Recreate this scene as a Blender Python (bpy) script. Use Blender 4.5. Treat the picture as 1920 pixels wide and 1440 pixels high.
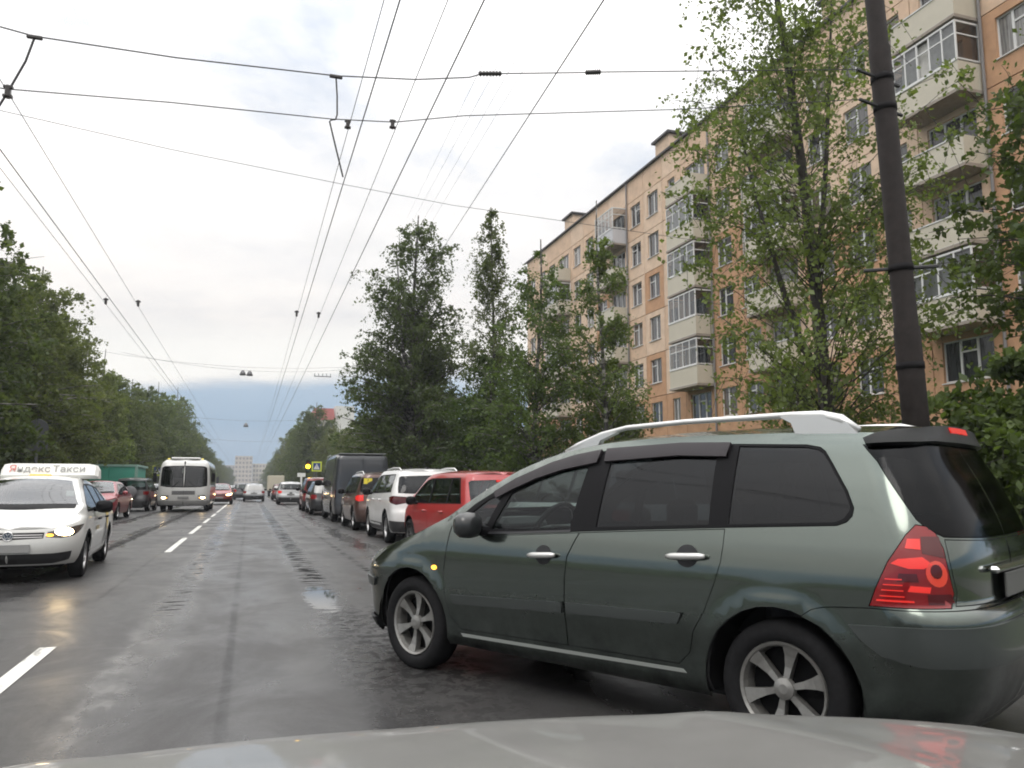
import bpy, math, random, bisect
import numpy as np
from mathutils import Vector, Matrix
from mathutils.geometry import delaunay_2d_cdt
for o in list(bpy.data.objects): bpy.data.objects.remove(o)
R = math.radians
SC = bpy.context.scene
COL = SC.collection
# ---------------------------------------------------------------- camera
cam = bpy.data.cameras.new('camera'); cam.sensor_width = 36; cam.lens = 1500/1920*36; cam.clip_start = .05; cam.clip_end = 5000
camo = bpy.data.objects.new('camera', cam); COL.objects.link(camo); SC.camera = camo
PITCH = math.atan((913-720)/1500); YAW = math.atan((960-467)/math.hypot(1500, 193)); EYE = 1.253
camo.location = (0, 0, EYE); camo.rotation_euler = (R(90)+PITCH, 0, -YAW)
# ---------------------------------------------------------------- world: overcast sky with broken cloud
SUN_EL, SUN_AZ = R(48), R(215)          # compass-like: direction the light comes from, measured from +Y clockwise
w = bpy.data.worlds.new('World'); SC.world = w; w.use_nodes = True
nt = w.node_tree; N = nt.nodes; L = nt.links
for n in list(N): N.remove(n)
def wn(t, **k):
    n = N.new(t)
    for a, b in k.items(): setattr(n, a, b)
    return n
def wmath(op, a, b=None, c=None):
    n = wn('ShaderNodeMath', operation=op)
    for i, v in enumerate((a, b, c)):
        if v is None: continue
        if isinstance(v, (int, float)): n.inputs[i].default_value = v
        else: L.new(v, n.inputs[i])
    return n.outputs[0]
def wramp(f, pts):
    n = wn('ShaderNodeValToRGB'); L.new(f, n.inputs[0]); e = n.color_ramp.elements
    while len(e) < len(pts): e.new(.5)
    for q, (p, c) in zip(e, pts): q.position = p; q.color = (*c, 1) if len(c) == 3 else c
    return n.outputs[0]
def wmix(f, a, b, mode='MIX'):
    n = wn('ShaderNodeMix', data_type='RGBA', blend_type=mode)
    if isinstance(f, (int, float)): n.inputs[0].default_value = f
    else: L.new(f, n.inputs[0])
    for i, v in ((6, a), (7, b)):
        if isinstance(v, tuple): n.inputs[i].default_value = (*v, 1)
        else: L.new(v, n.inputs[i])
    return n.outputs[2]
sky = wn('ShaderNodeTexSky', sky_type='NISHITA', sun_disc=False); sky.sun_elevation = SUN_EL; sky.sun_rotation = SUN_AZ
sky.air_density = 1.2; sky.dust_density = 2.0
tc = wn('ShaderNodeTexCoord'); sep = wn('ShaderNodeSeparateXYZ'); L.new(tc.outputs['Generated'], sep.inputs[0])
zz = wmath('MAXIMUM', sep.outputs[2], 0.0)
den = wmath('ADD', zz, 0.10)
cmb = wn('ShaderNodeCombineXYZ'); L.new(wmath('DIVIDE', sep.outputs[0], den), cmb.inputs[0]); L.new(wmath('DIVIDE', sep.outputs[1], den), cmb.inputs[1])
def wnoise(scale, detail, rough, dist=0.0, off=0.0):
    m = wn('ShaderNodeMapping'); m.inputs['Location'].default_value = (off, off*.7, off*.3); L.new(cmb.outputs[0], m.inputs[0])
    n = wn('ShaderNodeTexNoise'); n.inputs['Scale'].default_value = scale; n.inputs['Detail'].default_value = detail
    n.inputs['Roughness'].default_value = rough; n.inputs['Distortion'].default_value = dist; L.new(m.outputs[0], n.inputs['Vector']); return n.outputs[0]
n1 = wnoise(.55, 8, .56, .35, 3.1); n2 = wnoise(1.7, 7, .6, .2, 9.4); n3 = wnoise(.30, 4, .5, .1, 5.0)
elev = wmath('MULTIPLY', zz, 1.0)
# cloud sheet: grey bellies, cream tops; brightness rises towards the zenith as under any overcast
body = wramp(n1, [(.30, (.70, .705, .725)), (.42, (.85, .848, .85)), (.53, (.97, .955, .945)), (.68, (1.07, 1.035, 1.0))])
fine = wramp(n2, [(.28, (.88, .89, .91)), (.62, (1.04, 1.03, 1.02))])
cl = wmix(1.0, body, fine, 'MULTIPLY')
el2 = wmath('MULTIPLY', elev, elev); gain = wmath('ADD', wmath('ADD', .65, wmath('MULTIPLY', elev, .35)), wmath('ADD', wmath('MULTIPLY', el2, 1.55), wmath('MULTIPLY', wmath('MULTIPLY', el2, el2), .9)))
vm = wn('ShaderNodeVectorMath', operation='SCALE'); L.new(cl, vm.inputs[0]); L.new(gain, vm.inputs['Scale'])
cloudcol = vm.outputs[0]
# distant rain bank low over the horizon, its ragged upper edge set by noise
edge = wmath('ADD', elev, wmath('MULTIPLY', wmath('SUBTRACT', n3, .5), .10))
edge = wmath('ADD', edge, wmath('MULTIPLY', wmath('SUBTRACT', n2, .5), .03))
bankcol = wramp(elev, [(0.0, (.36, .42, .49)), (.03, (.24, .34, .45)), (.075, (.26, .37, .49)), (.13, (.38, .48, .59))])
fac = wramp(edge, [(.118, (0, 0, 0)), (.135, (1, 1, 1))])
# blue holes between the clouds
hole = wramp(wmath('ADD', n1, wmath('MULTIPLY', wmath('SUBTRACT', n2, .5), .35)), [(.29, (1, 1, 1)), (.41, (0, 0, 0))])
sk = wn('ShaderNodeVectorMath', operation='SCALE'); L.new(sky.outputs[0], sk.inputs[0]); sk.inputs['Scale'].default_value = .11
pale = wmix(.7, sk.outputs[0], (.56, .66, .80))
c1 = wmix(wmath('MULTIPLY', hole, .62), cloudcol, pale)
rim = wramp(edge, [(.12, (0, 0, 0)), (.14, (1, 1, 1)), (.155, (1, 1, 1)), (.19, (0, 0, 0))])
c1 = wmix(wmath('MULTIPLY', rim, .55), c1, (.93, .92, .87))
c2 = wmix(fac, bankcol, c1)
up = wn('ShaderNodeVectorMath', operation='SCALE'); L.new(c2, up.inputs[0]); up.inputs['Scale'].default_value = 10.0
bg = wn('ShaderNodeBackground'); bg.inputs[1].default_value = .122; L.new(up.outputs[0], bg.inputs[0])
wo = wn('ShaderNodeOutputWorld'); L.new(bg.outputs[0], wo.inputs[0])
# ---------------------------------------------------------------- soft sun behind the overcast
sl = bpy.data.lights.new('sun', 'SUN'); sl.energy = .9; sl.angle = R(25); sl.color = (1, .95, .88)
so = bpy.data.objects.new('sun', sl); COL.objects.link(so)
sd = Vector((math.sin(SUN_AZ)*math.cos(SUN_EL), math.cos(SUN_AZ)*math.cos(SUN_EL), math.sin(SUN_EL)))
so.rotation_euler = (-sd).to_track_quat('-Z', 'Y').to_euler(); so.location = (0, 0, 60)
SC.view_settings.view_transform = 'Standard'; SC.view_settings.look = 'None'; SC.view_settings.gamma = 1; SC.view_settings.exposure = 0.0
SC.view_settings.use_curve_mapping = False
SC.cycles.max_bounces = 5; SC.cycles.diffuse_bounces = 2; SC.cycles.glossy_bounces = 3; SC.cycles.transmission_bounces = 3; SC.cycles.transparent_max_bounces = 10; SC.cycles.use_denoising = True; SC.cycles.use_adaptive_sampling = True; SC.cycles.adaptive_threshold = .03; SC.cycles.filter_width = 1.9
SC.cycles.caustics_reflective = False; SC.cycles.caustics_refractive = False
# ---------------------------------------------------------------- materials
MATS = {}
def mat(name, color=(.5, .5, .5), rough=.5, metal=0.0, coat=0.0, spec=.5, emit=None, estr=0.0, noise=None, bump=None, nscale=6.0):
    if name in MATS: return MATS[name]
    m = bpy.data.materials.new(name); m.use_nodes = True; t = m.node_tree; p = t.nodes['Principled BSDF']
    p.inputs['Base Color'].default_value = (*color, 1); p.inputs['Roughness'].default_value = rough; p.inputs['Metallic'].default_value = metal
    p.inputs['Coat Weight'].default_value = coat; p.inputs['Coat Roughness'].default_value = .04; p.inputs['Specular IOR Level'].default_value = spec
    if emit: p.inputs['Emission Color'].default_value = (*emit, 1); p.inputs['Emission Strength'].default_value = estr
    if noise or bump:
        tcn = t.nodes.new('ShaderNodeTexCoord'); nn = t.nodes.new('ShaderNodeTexNoise'); nn.inputs['Scale'].default_value = nscale; nn.inputs['Detail'].default_value = 6
        nn.inputs['Roughness'].default_value = .65
        t.links.new(tcn.outputs['Object'], nn.inputs['Vector'])
        if noise:
            rp = t.nodes.new('ShaderNodeValToRGB'); t.links.new(nn.outputs[0], rp.inputs[0])
            rp.color_ramp.elements[0].position = .3; rp.color_ramp.elements[1].position = .72
            rp.color_ramp.elements[0].color = (*[c*(1-noise) for c in color], 1); rp.color_ramp.elements[1].color = (*[min(1, c*(1+noise)) for c in color], 1)
            t.links.new(rp.outputs[0], p.inputs['Base Color'])
        if bump:
            b = t.nodes.new('ShaderNodeBump'); b.inputs['Strength'].default_value = bump; b.inputs['Distance'].default_value = .02
            t.links.new(nn.outputs[0], b.inputs['Height']); t.links.new(b.outputs[0], p.inputs['Normal'])
    MATS[name] = m; return m
def paint(name, color, metal=0.0, rough=.32, dirt_shade=.35, dirt_shade_col=(.07, .065, .058), dz=(.15, .75)):
    """car paint with clear coat and road grime (with painted shade on the estate car) that thickens towards the sills (object height)"""
    if name in MATS: return MATS[name]
    m = mat(name, color, rough, metal, .9); t = m.node_tree; p = t.nodes['Principled BSDF']
    tcn = t.nodes.new('ShaderNodeTexCoord'); sp = t.nodes.new('ShaderNodeSeparateXYZ'); t.links.new(tcn.outputs['Object'], sp.inputs[0])
    nn = t.nodes.new('ShaderNodeTexNoise'); nn.inputs['Scale'].default_value = 3.5; nn.inputs['Detail'].default_value = 7; nn.inputs['Roughness'].default_value = .7
    t.links.new(tcn.outputs['Object'], nn.inputs['Vector'])
    mr = t.nodes.new('ShaderNodeMapRange'); t.links.new(sp.outputs[2], mr.inputs[0]); mr.inputs[1].default_value = dz[1]; mr.inputs[2].default_value = dz[0]; mr.inputs[3].default_value = 0; mr.inputs[4].default_value = dirt_shade
    mu = t.nodes.new('ShaderNodeMath'); mu.operation = 'MULTIPLY'; t.links.new(mr.outputs[0], mu.inputs[0])
    n2_ = t.nodes.new('ShaderNodeMapRange'); t.links.new(nn.outputs[0], n2_.inputs[0]); n2_.inputs[1].default_value = .3; n2_.inputs[2].default_value = .7; n2_.inputs[3].default_value = .5; n2_.inputs[4].default_value = 1.4
    t.links.new(n2_.outputs[0], mu.inputs[1]); mu.use_clamp = True
    mx = t.nodes.new('ShaderNodeMix'); mx.data_type = 'RGBA'; mx.inputs[6].default_value = (*color, 1); mx.inputs[7].default_value = (*dirt_shade_col, 1)
    t.links.new(mu.outputs[0], mx.inputs[0]); t.links.new(mx.outputs[2], p.inputs['Base Color'])
    ro = t.nodes.new('ShaderNodeMapRange'); t.links.new(mu.outputs[0], ro.inputs[0]); ro.inputs[3].default_value = rough; ro.inputs[4].default_value = .6
    t.links.new(ro.outputs[0], p.inputs['Roughness'])
    cw = t.nodes.new('ShaderNodeMapRange'); t.links.new(mu.outputs[0], cw.inputs[0]); cw.inputs[3].default_value = .9; cw.inputs[4].default_value = .1
    t.links.new(cw.outputs[0], p.inputs['Coat Weight'])
    return m
def glass(name, tint=(.6, .68, .66), refl=1.0, rough=.02):
    if name in MATS: return MATS[name]
    m = bpy.data.materials.new(name); m.use_nodes = True; t = m.node_tree
    for n in list(t.nodes): t.nodes.remove(n)
    tr = t.nodes.new('ShaderNodeBsdfTransparent'); tr.inputs[0].default_value = (*tint, 1)
    gl = t.nodes.new('ShaderNodeBsdfGlossy'); gl.inputs['Roughness'].default_value = rough; gl.inputs[0].default_value = (.95, .97, 1, 1)
    fr = t.nodes.new('ShaderNodeFresnel'); ge = t.nodes.new('ShaderNodeNewGeometry'); io = t.nodes.new('ShaderNodeMapRange'); io.inputs[3].default_value = 1.5; io.inputs[4].default_value = 1/1.5
    t.links.new(ge.outputs['Backfacing'], io.inputs[0]); t.links.new(io.outputs[0], fr.inputs[0])   # a thin sheet reflects alike from both sides
    mu = t.nodes.new('ShaderNodeMath'); mu.operation = 'MULTIPLY'; mu.inputs[1].default_value = refl; mu.use_clamp = True; t.links.new(fr.outputs[0], mu.inputs[0])
    mx = t.nodes.new('ShaderNodeMixShader'); t.links.new(mu.outputs[0], mx.inputs[0]); t.links.new(tr.outputs[0], mx.inputs[1]); t.links.new(gl.outputs[0], mx.inputs[2])
    ou = t.nodes.new('ShaderNodeOutputMaterial'); t.links.new(mx.outputs[0], ou.inputs[0]); MATS[name] = m; return m
def leafmat(name, c0, c1, trans=.48):
    m = bpy.data.materials.new(name); m.use_nodes = True; t = m.node_tree
    for n in list(t.nodes): t.nodes.remove(n)
    at = t.nodes.new('ShaderNodeAttribute'); at.attribute_name = 'tone'
    mx = t.nodes.new('ShaderNodeMix'); mx.data_type = 'RGBA'; mx.inputs[6].default_value = (*c0, 1); mx.inputs[7].default_value = (*c1, 1); t.links.new(at.outputs['Fac'], mx.inputs[0])
    oi = t.nodes.new('ShaderNodeObjectInfo'); hs = t.nodes.new('ShaderNodeHueSaturation'); mr = t.nodes.new('ShaderNodeMapRange'); t.links.new(oi.outputs['Random'], mr.inputs[0]); mr.inputs[3].default_value = .82; mr.inputs[4].default_value = 1.25; t.links.new(mr.outputs[0], hs.inputs['Value'])
    mh = t.nodes.new('ShaderNodeMapRange'); t.links.new(oi.outputs['Random'], mh.inputs[0]); mh.inputs[3].default_value = .51; mh.inputs[4].default_value = .475; t.links.new(mh.outputs[0], hs.inputs['Hue']); t.links.new(mx.outputs[2], hs.inputs['Color'])
    di = t.nodes.new('ShaderNodeBsdfDiffuse'); tl = t.nodes.new('ShaderNodeBsdfTranslucent')
    gl = t.nodes.new('ShaderNodeBsdfGlossy'); gl.inputs['Roughness'].default_value = .42; gl.inputs[0].default_value = (.8, .85, .85, 1)
    t.links.new(hs.outputs[0], di.inputs[0])
    br = t.nodes.new('ShaderNodeMix'); br.data_type = 'RGBA'; br.blend_type = 'MULTIPLY'; br.inputs[0].default_value = 1; br.inputs[7].default_value = (1.25, 1.35, .7, 1); t.links.new(hs.outputs[0], br.inputs[6]); t.links.new(br.outputs[2], tl.inputs[0])
    a = t.nodes.new('ShaderNodeMixShader'); a.inputs[0].default_value = trans; t.links.new(di.outputs[0], a.inputs[1]); t.links.new(tl.outputs[0], a.inputs[2])
    b = t.nodes.new('ShaderNodeMixShader'); b.inputs[0].default_value = .018; t.links.new(a.outputs[0], b.inputs[1]); t.links.new(gl.outputs[0], b.inputs[2])
    ou = t.nodes.new('ShaderNodeOutputMaterial'); t.links.new(b.outputs[0], ou.inputs[0]); MATS[name] = m; return m
BLACK = mat('black_plastic', (.010, .010, .011), .40, spec=.07)
RUBBER = mat('tyre_rubber', (.012, .012, .013), .8, spec=.15, noise=.3, nscale=30)
TRIMG = mat('dark_trim', (.03, .03, .033), .35)
CHROME = mat('chrome', (.75, .75, .75), .18, 1.0)
ALLOY = mat('alloy_rim', (.30, .295, .28), .42, .75, noise=.25, nscale=9)
STEELW = mat('silver_rim', (.42, .42, .42), .38, .8, noise=.2, nscale=9)
DARKIN = mat('cabin_dark', (.022, .023, .025), .8)
SEATM = mat('seat_cloth', (.045, .046, .05), .9)
G_CLEAR = glass('clear_car_glass', (.78, .88, .84), .6)
G_TINT = glass('privacy_glass', (.03, .034, .037), .7)
G_MID = glass('tinted_car_glass', (.24, .29, .28), .9)
G_SCREEN = glass('windscreen_glass', (.55, .62, .60), 1.7)
WHITE = mat('white_plastic', (.72, .72, .70), .4)
PLATE = mat('number_plate', (.24, .24, .235), .5)
G_REAR = glass('dusty_rear_glass', (.025, .028, .030), .38, .10)
LAMP_RED = mat('tail_lamp_red', (.20, .006, .008), .15, 0, .45)
LAMP_DRED = mat('tail_lamp_dark_red', (.07, .005, .007), .15, 0, .4)
LAMP_RON = mat('tail_lamp_lit', (.4, .015, .012), .2, 0, .4, emit=(1, .045, .035), estr=.48)
LAMP_CLR = mat('head_lamp_lens', (.42, .43, .43), .12, .5, 1.0)
LAMP_ON = mat('head_lamp_lit', (.9, .8, .6), .2, emit=(1, .70, .34), estr=14)
LAMP_HOT = mat('head_lamp_dipped', (.9, .8, .6), .2, emit=(1, .72, .38), estr=42)
AMBER = mat('amber_lit', (.8, .35, .03), .3, emit=(1, .42, .04), estr=4.0)
# ---------------------------------------------------------------- mesh helpers
def link(o, parent=None, label=None, cat=None, group=None, kind=None):
    COL.objects.link(o)
    if parent is not None: o.parent = parent
    if label: o['label'] = label
    if cat: o['category'] = cat
    if group: o['group'] = group
    if kind: o['kind'] = kind
    return o
def empty(name, loc=(0, 0, 0), rz=0, label=None, cat=None, group=None, kind=None, parent=None):
    o = bpy.data.objects.new(name, None); o.location = loc; o.rotation_euler = (0, 0, rz); o.empty_display_size = .2
    return link(o, parent, label, cat, group, kind)
def mesh(name, V, F, m, parent=None, smooth=False, nrm=None, **k):
    me = bpy.data.meshes.new(name); me.from_pydata([tuple(v) for v in V], [], F)
    if m is not None: me.materials.append(m)
    if smooth or nrm is not None: me.polygons.foreach_set('use_smooth', [True]*len(me.polygons))
    me.update()
    if nrm is not None: me.normals_split_custom_set_from_vertices([tuple(q) for q in nrm])
    o = bpy.data.objects.new(name, me); return link(o, parent, **k)
def inst(name, me, parent=None, loc=(0, 0, 0), rot=(0, 0, 0), scale=(1, 1, 1), **k):
    o = bpy.data.objects.new(name, me); o.location = loc; o.rotation_euler = rot; o.scale = scale; return link(o, parent, **k)
def copytree(src, loc=None, rz=None, parent=None, scale=None):
    c = src.copy(); COL.objects.link(c); c.parent = parent
    if loc is not None: c.location = loc
    if rz is not None: c.rotation_euler = (0, 0, rz)
    if scale is not None: c.scale = scale
    for ch in src.children: copytree(ch, parent=c)
    return c
class MB:
    def __init__(s): s.V = []; s.F = []
    def add(s, V, F):
        n = len(s.V); s.V += [tuple(v) for v in V]; s.F += [tuple(i+n for i in f) for f in F]; return s
    def box(s, x0, x1, y0, y1, z0, z1, b=0.0):
        if b <= 0:
            return s.add([(x0, y0, z0), (x1, y0, z0), (x1, y1, z0), (x0, y1, z0), (x0, y0, z1), (x1, y0, z1), (x1, y1, z1), (x0, y1, z1)],
                         [(0, 3, 2, 1), (4, 5, 6, 7), (0, 1, 5, 4), (1, 2, 6, 5), (2, 3, 7, 6), (3, 0, 4, 7)])
        b = min(b, (x1-x0)*.49, (y1-y0)*.49, (z1-z0)*.49)   # chamfered box: three nested rectangles per axis
        V = []; ring = [(x0+b, y0), (x1-b, y0), (x1, y0+b), (x1, y1-b), (x1-b, y1), (x0+b, y1), (x0, y1-b), (x0, y0+b)]
        ins = [(x0+b, y0+b), (x1-b, y0+b), (x1-b, y0+b), (x1-b, y1-b), (x1-b, y1-b), (x0+b, y1-b), (x0+b, y1-b), (x0+b, y0+b)]
        V += [(*p, z0) for p in ins]+[(*p, z0+b) for p in ring]+[(*p, z1-b) for p in ring]+[(*p, z1) for p in ins]
        F = []
        for k in range(3):
            for i in range(8): j = (i+1) % 8; F.append((k*8+i, k*8+j, k*8+8+j, k*8+8+i))
        F += [(0, 6, 4, 2)] and [tuple(reversed(range(8))), tuple(range(24, 32))]
        return s.add(V, F)
    def tube(s, P, r, n=6, caps=True):
        P = [Vector(p) for p in P]; rr = r if isinstance(r, (list, tuple)) else [r]*len(P); base = len(s.V); prev = None
        for i, p in enumerate(P):
            t = (P[min(i+1, len(P)-1)]-P[max(i-1, 0)]).normalized()
            a = prev if prev is not None else (Vector((0, 0, 1)) if abs(t.z) < .9 else Vector((1, 0, 0)))
            u = (a-t*a.dot(t)).normalized(); v = t.cross(u); prev = u
            for k in range(n):
                q = 2*math.pi*k/n; s.V.append(tuple(p+(u*math.cos(q)+v*math.sin(q))*rr[i]))
        for i in range(len(P)-1):
            for k in range(n):
                j = (k+1) % n; s.F.append((base+i*n+k, base+i*n+j, base+(i+1)*n+j, base+(i+1)*n+k))
        if caps: s.F += [tuple(base+k for k in reversed(range(n))), tuple(base+(len(P)-1)*n+k for k in range(n))]
        return s
    def lathe(s, prof, n=24, axis='z', c=(0, 0, 0), closed=False):
        base = len(s.V); m = len(prof)
        for k in range(n):
            q = 2*math.pi*k/n; cq, sq = math.cos(q), math.sin(q)
            for (r, h) in prof:
                if axis == 'z': v = (r*cq, r*sq, h)
                elif axis == 'y': v = (r*cq, h, r*sq)
                else: v = (h, r*cq, r*sq)
                s.V.append((v[0]+c[0], v[1]+c[1], v[2]+c[2]))
        for k in range(n):
            k2 = (k+1) % n
            for i in range(m if closed else m-1):
                j = (i+1) % m; s.F.append((base+k*m+i, base+k2*m+i, base+k2*m+j, base+k*m+j))
        return s
    def prism(s, poly, a, b, axis='y'):
        n = len(poly); f = {'y': lambda p, h: (p[0], h, p[1]), 'x': lambda p, h: (h, p[0], p[1]), 'z': lambda p, h: (p[0], p[1], h)}[axis]
        return s.add([f(p, a) for p in poly]+[f(p, b) for p in poly],
                     [tuple(range(n)), tuple(reversed(range(n, 2*n)))]+[(i, i+n, (i+1) % n+n, (i+1) % n) for i in range(n)])
    def build(s, name, m, parent=None, smooth=False, **k): return mesh(name, s.V, s.F, m, parent, smooth, **k)
def fix_normals(o):
    import bmesh
    bm = bmesh.new(); bm.from_mesh(o.data); bmesh.ops.recalc_face_normals(bm, faces=bm.faces); bm.to_mesh(o.data); bm.free(); return o
# ================================================================ SETTING
def roadmat():
    m = bpy.data.materials.new('wet_asphalt'); m.use_nodes = True; t = m.node_tree; p = t.nodes['Principled BSDF']; ln = t.links.new
    def nd(ty, **k):
        n = t.nodes.new(ty)
        for a, b in k.items(): setattr(n, a, b)
        return n
    def mth(op, a, b=None, c=None, clamp=False):
        n = nd('ShaderNodeMath', operation=op, use_clamp=clamp)
        for i, v in enumerate((a, b, c)):
            if v is None: continue
            if isinstance(v, (int, float)): n.inputs[i].default_value = v
            else: ln(v, n.inputs[i])
        return n.outputs[0]
    tc = nd('ShaderNodeTexCoord'); sp = nd('ShaderNodeSeparateXYZ'); ln(tc.outputs['Object'], sp.inputs[0]); X, Y = sp.outputs[0], sp.outputs[1]
    def noise(sx, sy, scale, detail=6, rough=.6, dist=0, off=0):
        mp = nd('ShaderNodeMapping'); mp.inputs['Scale'].default_value = (sx, sy, 1); mp.inputs['Location'].default_value = (off, off, 0); ln(tc.outputs['Object'], mp.inputs[0])
        n = nd('ShaderNodeTexNoise'); n.inputs['Scale'].default_value = scale; n.inputs['Detail'].default_value = detail; n.inputs['Roughness'].default_value = rough; n.inputs['Distortion'].default_value = dist
        ln(mp.outputs[0], n.inputs['Vector']); return n.outputs[0]
    def rng(v, a, b, c=0., d=1.):
        n = nd('ShaderNodeMapRange', interpolation_type='SMOOTHSTEP'); ln(v, n.inputs[0])
        for i, q in enumerate((a, b, c, d)): n.inputs[i+1].default_value = q
        return n.outputs[0]
    big = noise(1, .35, .55, 5, .6, .3); mid = noise(1, .25, 2.2, 6, .62, .2, 4); grain = noise(1, 1, 70, 3, .7); patch = noise(1, .6, 1.1, 6, .65, .6, 11)
    wob = mth('MULTIPLY', mth('SUBTRACT', noise(0.3, 1, .35, 3, .5, 0, 2), .5), .35)
    wobf = mth('MULTIPLY', mth('SUBTRACT', noise(1, 1, 3.5, 4, .6, 0, 6), .5), .16)
    Xw = mth('ADD', X, mth('ADD', wob, wobf))
    def strip(xc, half, soft, src=None): # 1 inside a longitudinal band
        d = mth('ABSOLUTE', mth('SUBTRACT', src if src is not None else Xw, xc)); return rng(d, half+soft, half, 0, 1)
    # worn wheel tracks hold water
    tr = None
    for xc, hw in ((-.72, .22), (.86, .24), (-2.75, .30), (-4.25, .28), (2.3, .25)):
        s_ = strip(xc, hw*.3, hw*1.1); tr = s_ if tr is None else mth('MAXIMUM', tr, s_)
    # broken tar-filled rut joints: rows of dark transverse blotches
    Xr = mth('ADD', X, mth('MULTIPLY', wobf, .8)); rag = noise(.8, 2.4, 2.6, 6, .7, .3, 21)
    def rut(xc, half, y0, y1, th):
        yr = mth('MULTIPLY', rng(Y, y0-1.5, y0+1), rng(Y, y1+6, y1-4)); return mth('MULTIPLY', mth('MULTIPLY', strip(xc, half*.5, half*.7, Xr), rng(rag, th, th+.04)), yr)
    r1 = rut(.88, .19, 10.6, 60, .505); r2 = rut(-.72, .13, 9, 24, .545); r3 = rut(-2.7, .15, 14, 60, .455); r4 = rut(-4.3, .09, 18, 60, .36)
    r5 = rut(1.75, .06, 11, 40, .53); r6 = mth('MULTIPLY', mth('MULTIPLY', strip(1.15, .2, .45), rng(noise(1, .8, 9, 6, .7, .4, 31), .46, .56)), mth('MULTIPLY', rng(Y, 3.5, 5.5), rng(Y, 9.4, 8.0)))
    ruts = mth('MAXIMUM', mth('MAXIMUM', mth('MAXIMUM', r1, r2), mth('MAXIMUM', r3, r4)), mth('MAXIMUM', r5, mth('MULTIPLY', r6, .65)))
    worn = mth('MULTIPLY', mth('MULTIPLY', strip(-.80, .05, .13, Xr), rng(noise(1, .5, 5, 7, .7, .3, 41), .42, .62)), mth('MULTIPLY', rng(Y, 3.5, 5), rng(Y, 9.6, 7.5)))
    Xs = mth('ADD', X, mth('MULTIPLY', wobf, .25))
    seam = mth('MULTIPLY', strip(-.09, .016, .03, Xs), rng(patch, .25, .6, .35, 1))
    ld = mth('MULTIPLY', strip(-1.56, .012, .018, Xs), mth('MULTIPLY', rng(Y, 9.5, 10.5), rng(Y, 40, 17)))
    Ys = mth('ADD', Y, mth('MULTIPLY', wobf, .6))
    def cross(yc, x0, x1, wd): return mth('MULTIPLY', rng(mth('ABSOLUTE', mth('SUBTRACT', Ys, mth('ADD', yc, mth('MULTIPLY', X, .08)))), wd*1.8, wd), mth('MULTIPLY', rng(X, x0-.1, x0+.1), rng(X, x1+.1, x1-.1)))
    seams = mth('MAXIMUM', mth('MAXIMUM', seam, ld), mth('MAXIMUM', cross(19.4, -6.5, -1.6, .03), mth('MULTIPLY', cross(10.9, -6.5, -1.5, .03), .8)))
    # standing water in the near right rut
    dx = mth('DIVIDE', mth('SUBTRACT', X, .83), .17); dy = mth('DIVIDE', mth('SUBTRACT', Y, 9.55), 1.0)
    pd = mth('ADD', mth('SQRT', mth('ADD', mth('MULTIPLY', dx, dx), mth('MULTIPLY', dy, dy))), mth('MULTIPLY', mth('SUBTRACT', rag, .5), 2.2))
    pud = rng(pd, 1.15, .9)
    col = nd('ShaderNodeValToRGB'); ln(mth('ADD', mth('MULTIPLY', big, .5), mth('MULTIPLY', mid, .5)), col.inputs[0])
    e = col.color_ramp.elements; e[0].position = .34; e[0].color = (.018, .018, .019, 1); e[1].position = .66; e[1].color = (.050, .048, .046, 1)
    def mixc(f, a, bcol):
        n = nd('ShaderNodeMix', data_type='RGBA'); ln(f, n.inputs[0]); ln(a, n.inputs[6]); n.inputs[7].default_value = (*bcol, 1); return n.outputs[2]
    c = mixc(mth('MULTIPLY', rng(grain, .35, .75), .32), col.outputs[0], (.12, .118, .115))
    c = mixc(mth('MULTIPLY', tr, .35), c, (.034, .034, .036)); c = mixc(mth('MULTIPLY', ruts, .97), c, (.004, .004, .004)); c = mixc(mth('MULTIPLY', seams, .5), c, (.014, .014, .014)); c = mixc(pud, c, (.02, .02, .022)); c = mixc(mth('MULTIPLY', worn, .8), c, (.125, .122, .118))
    ln(c, p.inputs['Base Color'])
    ro = mth('SUBTRACT', rng(patch, .3, .7, .27, .54), mth('MULTIPLY', tr, .19)); ro = mth('ADD', ro, mth('MULTIPLY', ruts, .35)); ro = mth('MULTIPLY', ro, mth('SUBTRACT', 1.0, mth('MULTIPLY', pud, .93)))
    ln(mth('MAXIMUM', ro, .03), p.inputs['Roughness']); ln(mth('MULTIPLY', mth('SUBTRACT', 1.0, mth('MAXIMUM', mth('MULTIPLY', ruts, .95), mth('MULTIPLY', seams, .35))), .37), p.inputs['Specular IOR Level'])
    bp = nd('ShaderNodeBump'); bp.inputs['Distance'].default_value = .012
    hgt = mth('ADD', mth('MULTIPLY', grain, .35), mth('ADD', mth('MULTIPLY', mid, .35), mth('MULTIPLY', noise(1, 1, 14, 4, .6, 0, 3), .30))); hgt = mth('SUBTRACT', hgt, mth('MULTIPLY', ruts, .8))
    ln(hgt, bp.inputs['Height']); ln(mth('MULTIPLY', mth('SUBTRACT', 1.0, pud), .26), bp.inputs['Strength']); ln(bp.outputs[0], p.inputs['Normal'])
    return m
GRASS = mat('verge_grass', (.045, .065, .022), .9, noise=.45, bump=.6, nscale=3)
mesh('ground', [(-900, -60, -.06), (900, -60, -.06), (900, 2500, -.06), (-900, 2500, -.06)], [(0, 1, 2, 3)], mat('earth', (.05, .06, .03), .95, noise=.4, nscale=.2), kind='structure')
mesh('road', [(-7.3, -40, 0), (5.4, -40, 0), (5.4, 900, 0), (-7.3, 900, 0)], [(0, 1, 2, 3)], roadmat(), kind='structure')
KERB = mat('kerb_concrete', (.24, .235, .22), .8, noise=.3, bump=.4, nscale=5)
kb = MB().box(5.4, 5.56, -40, 900, -.05, .13, .02).build('kerb', KERB, kind='structure')
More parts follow.
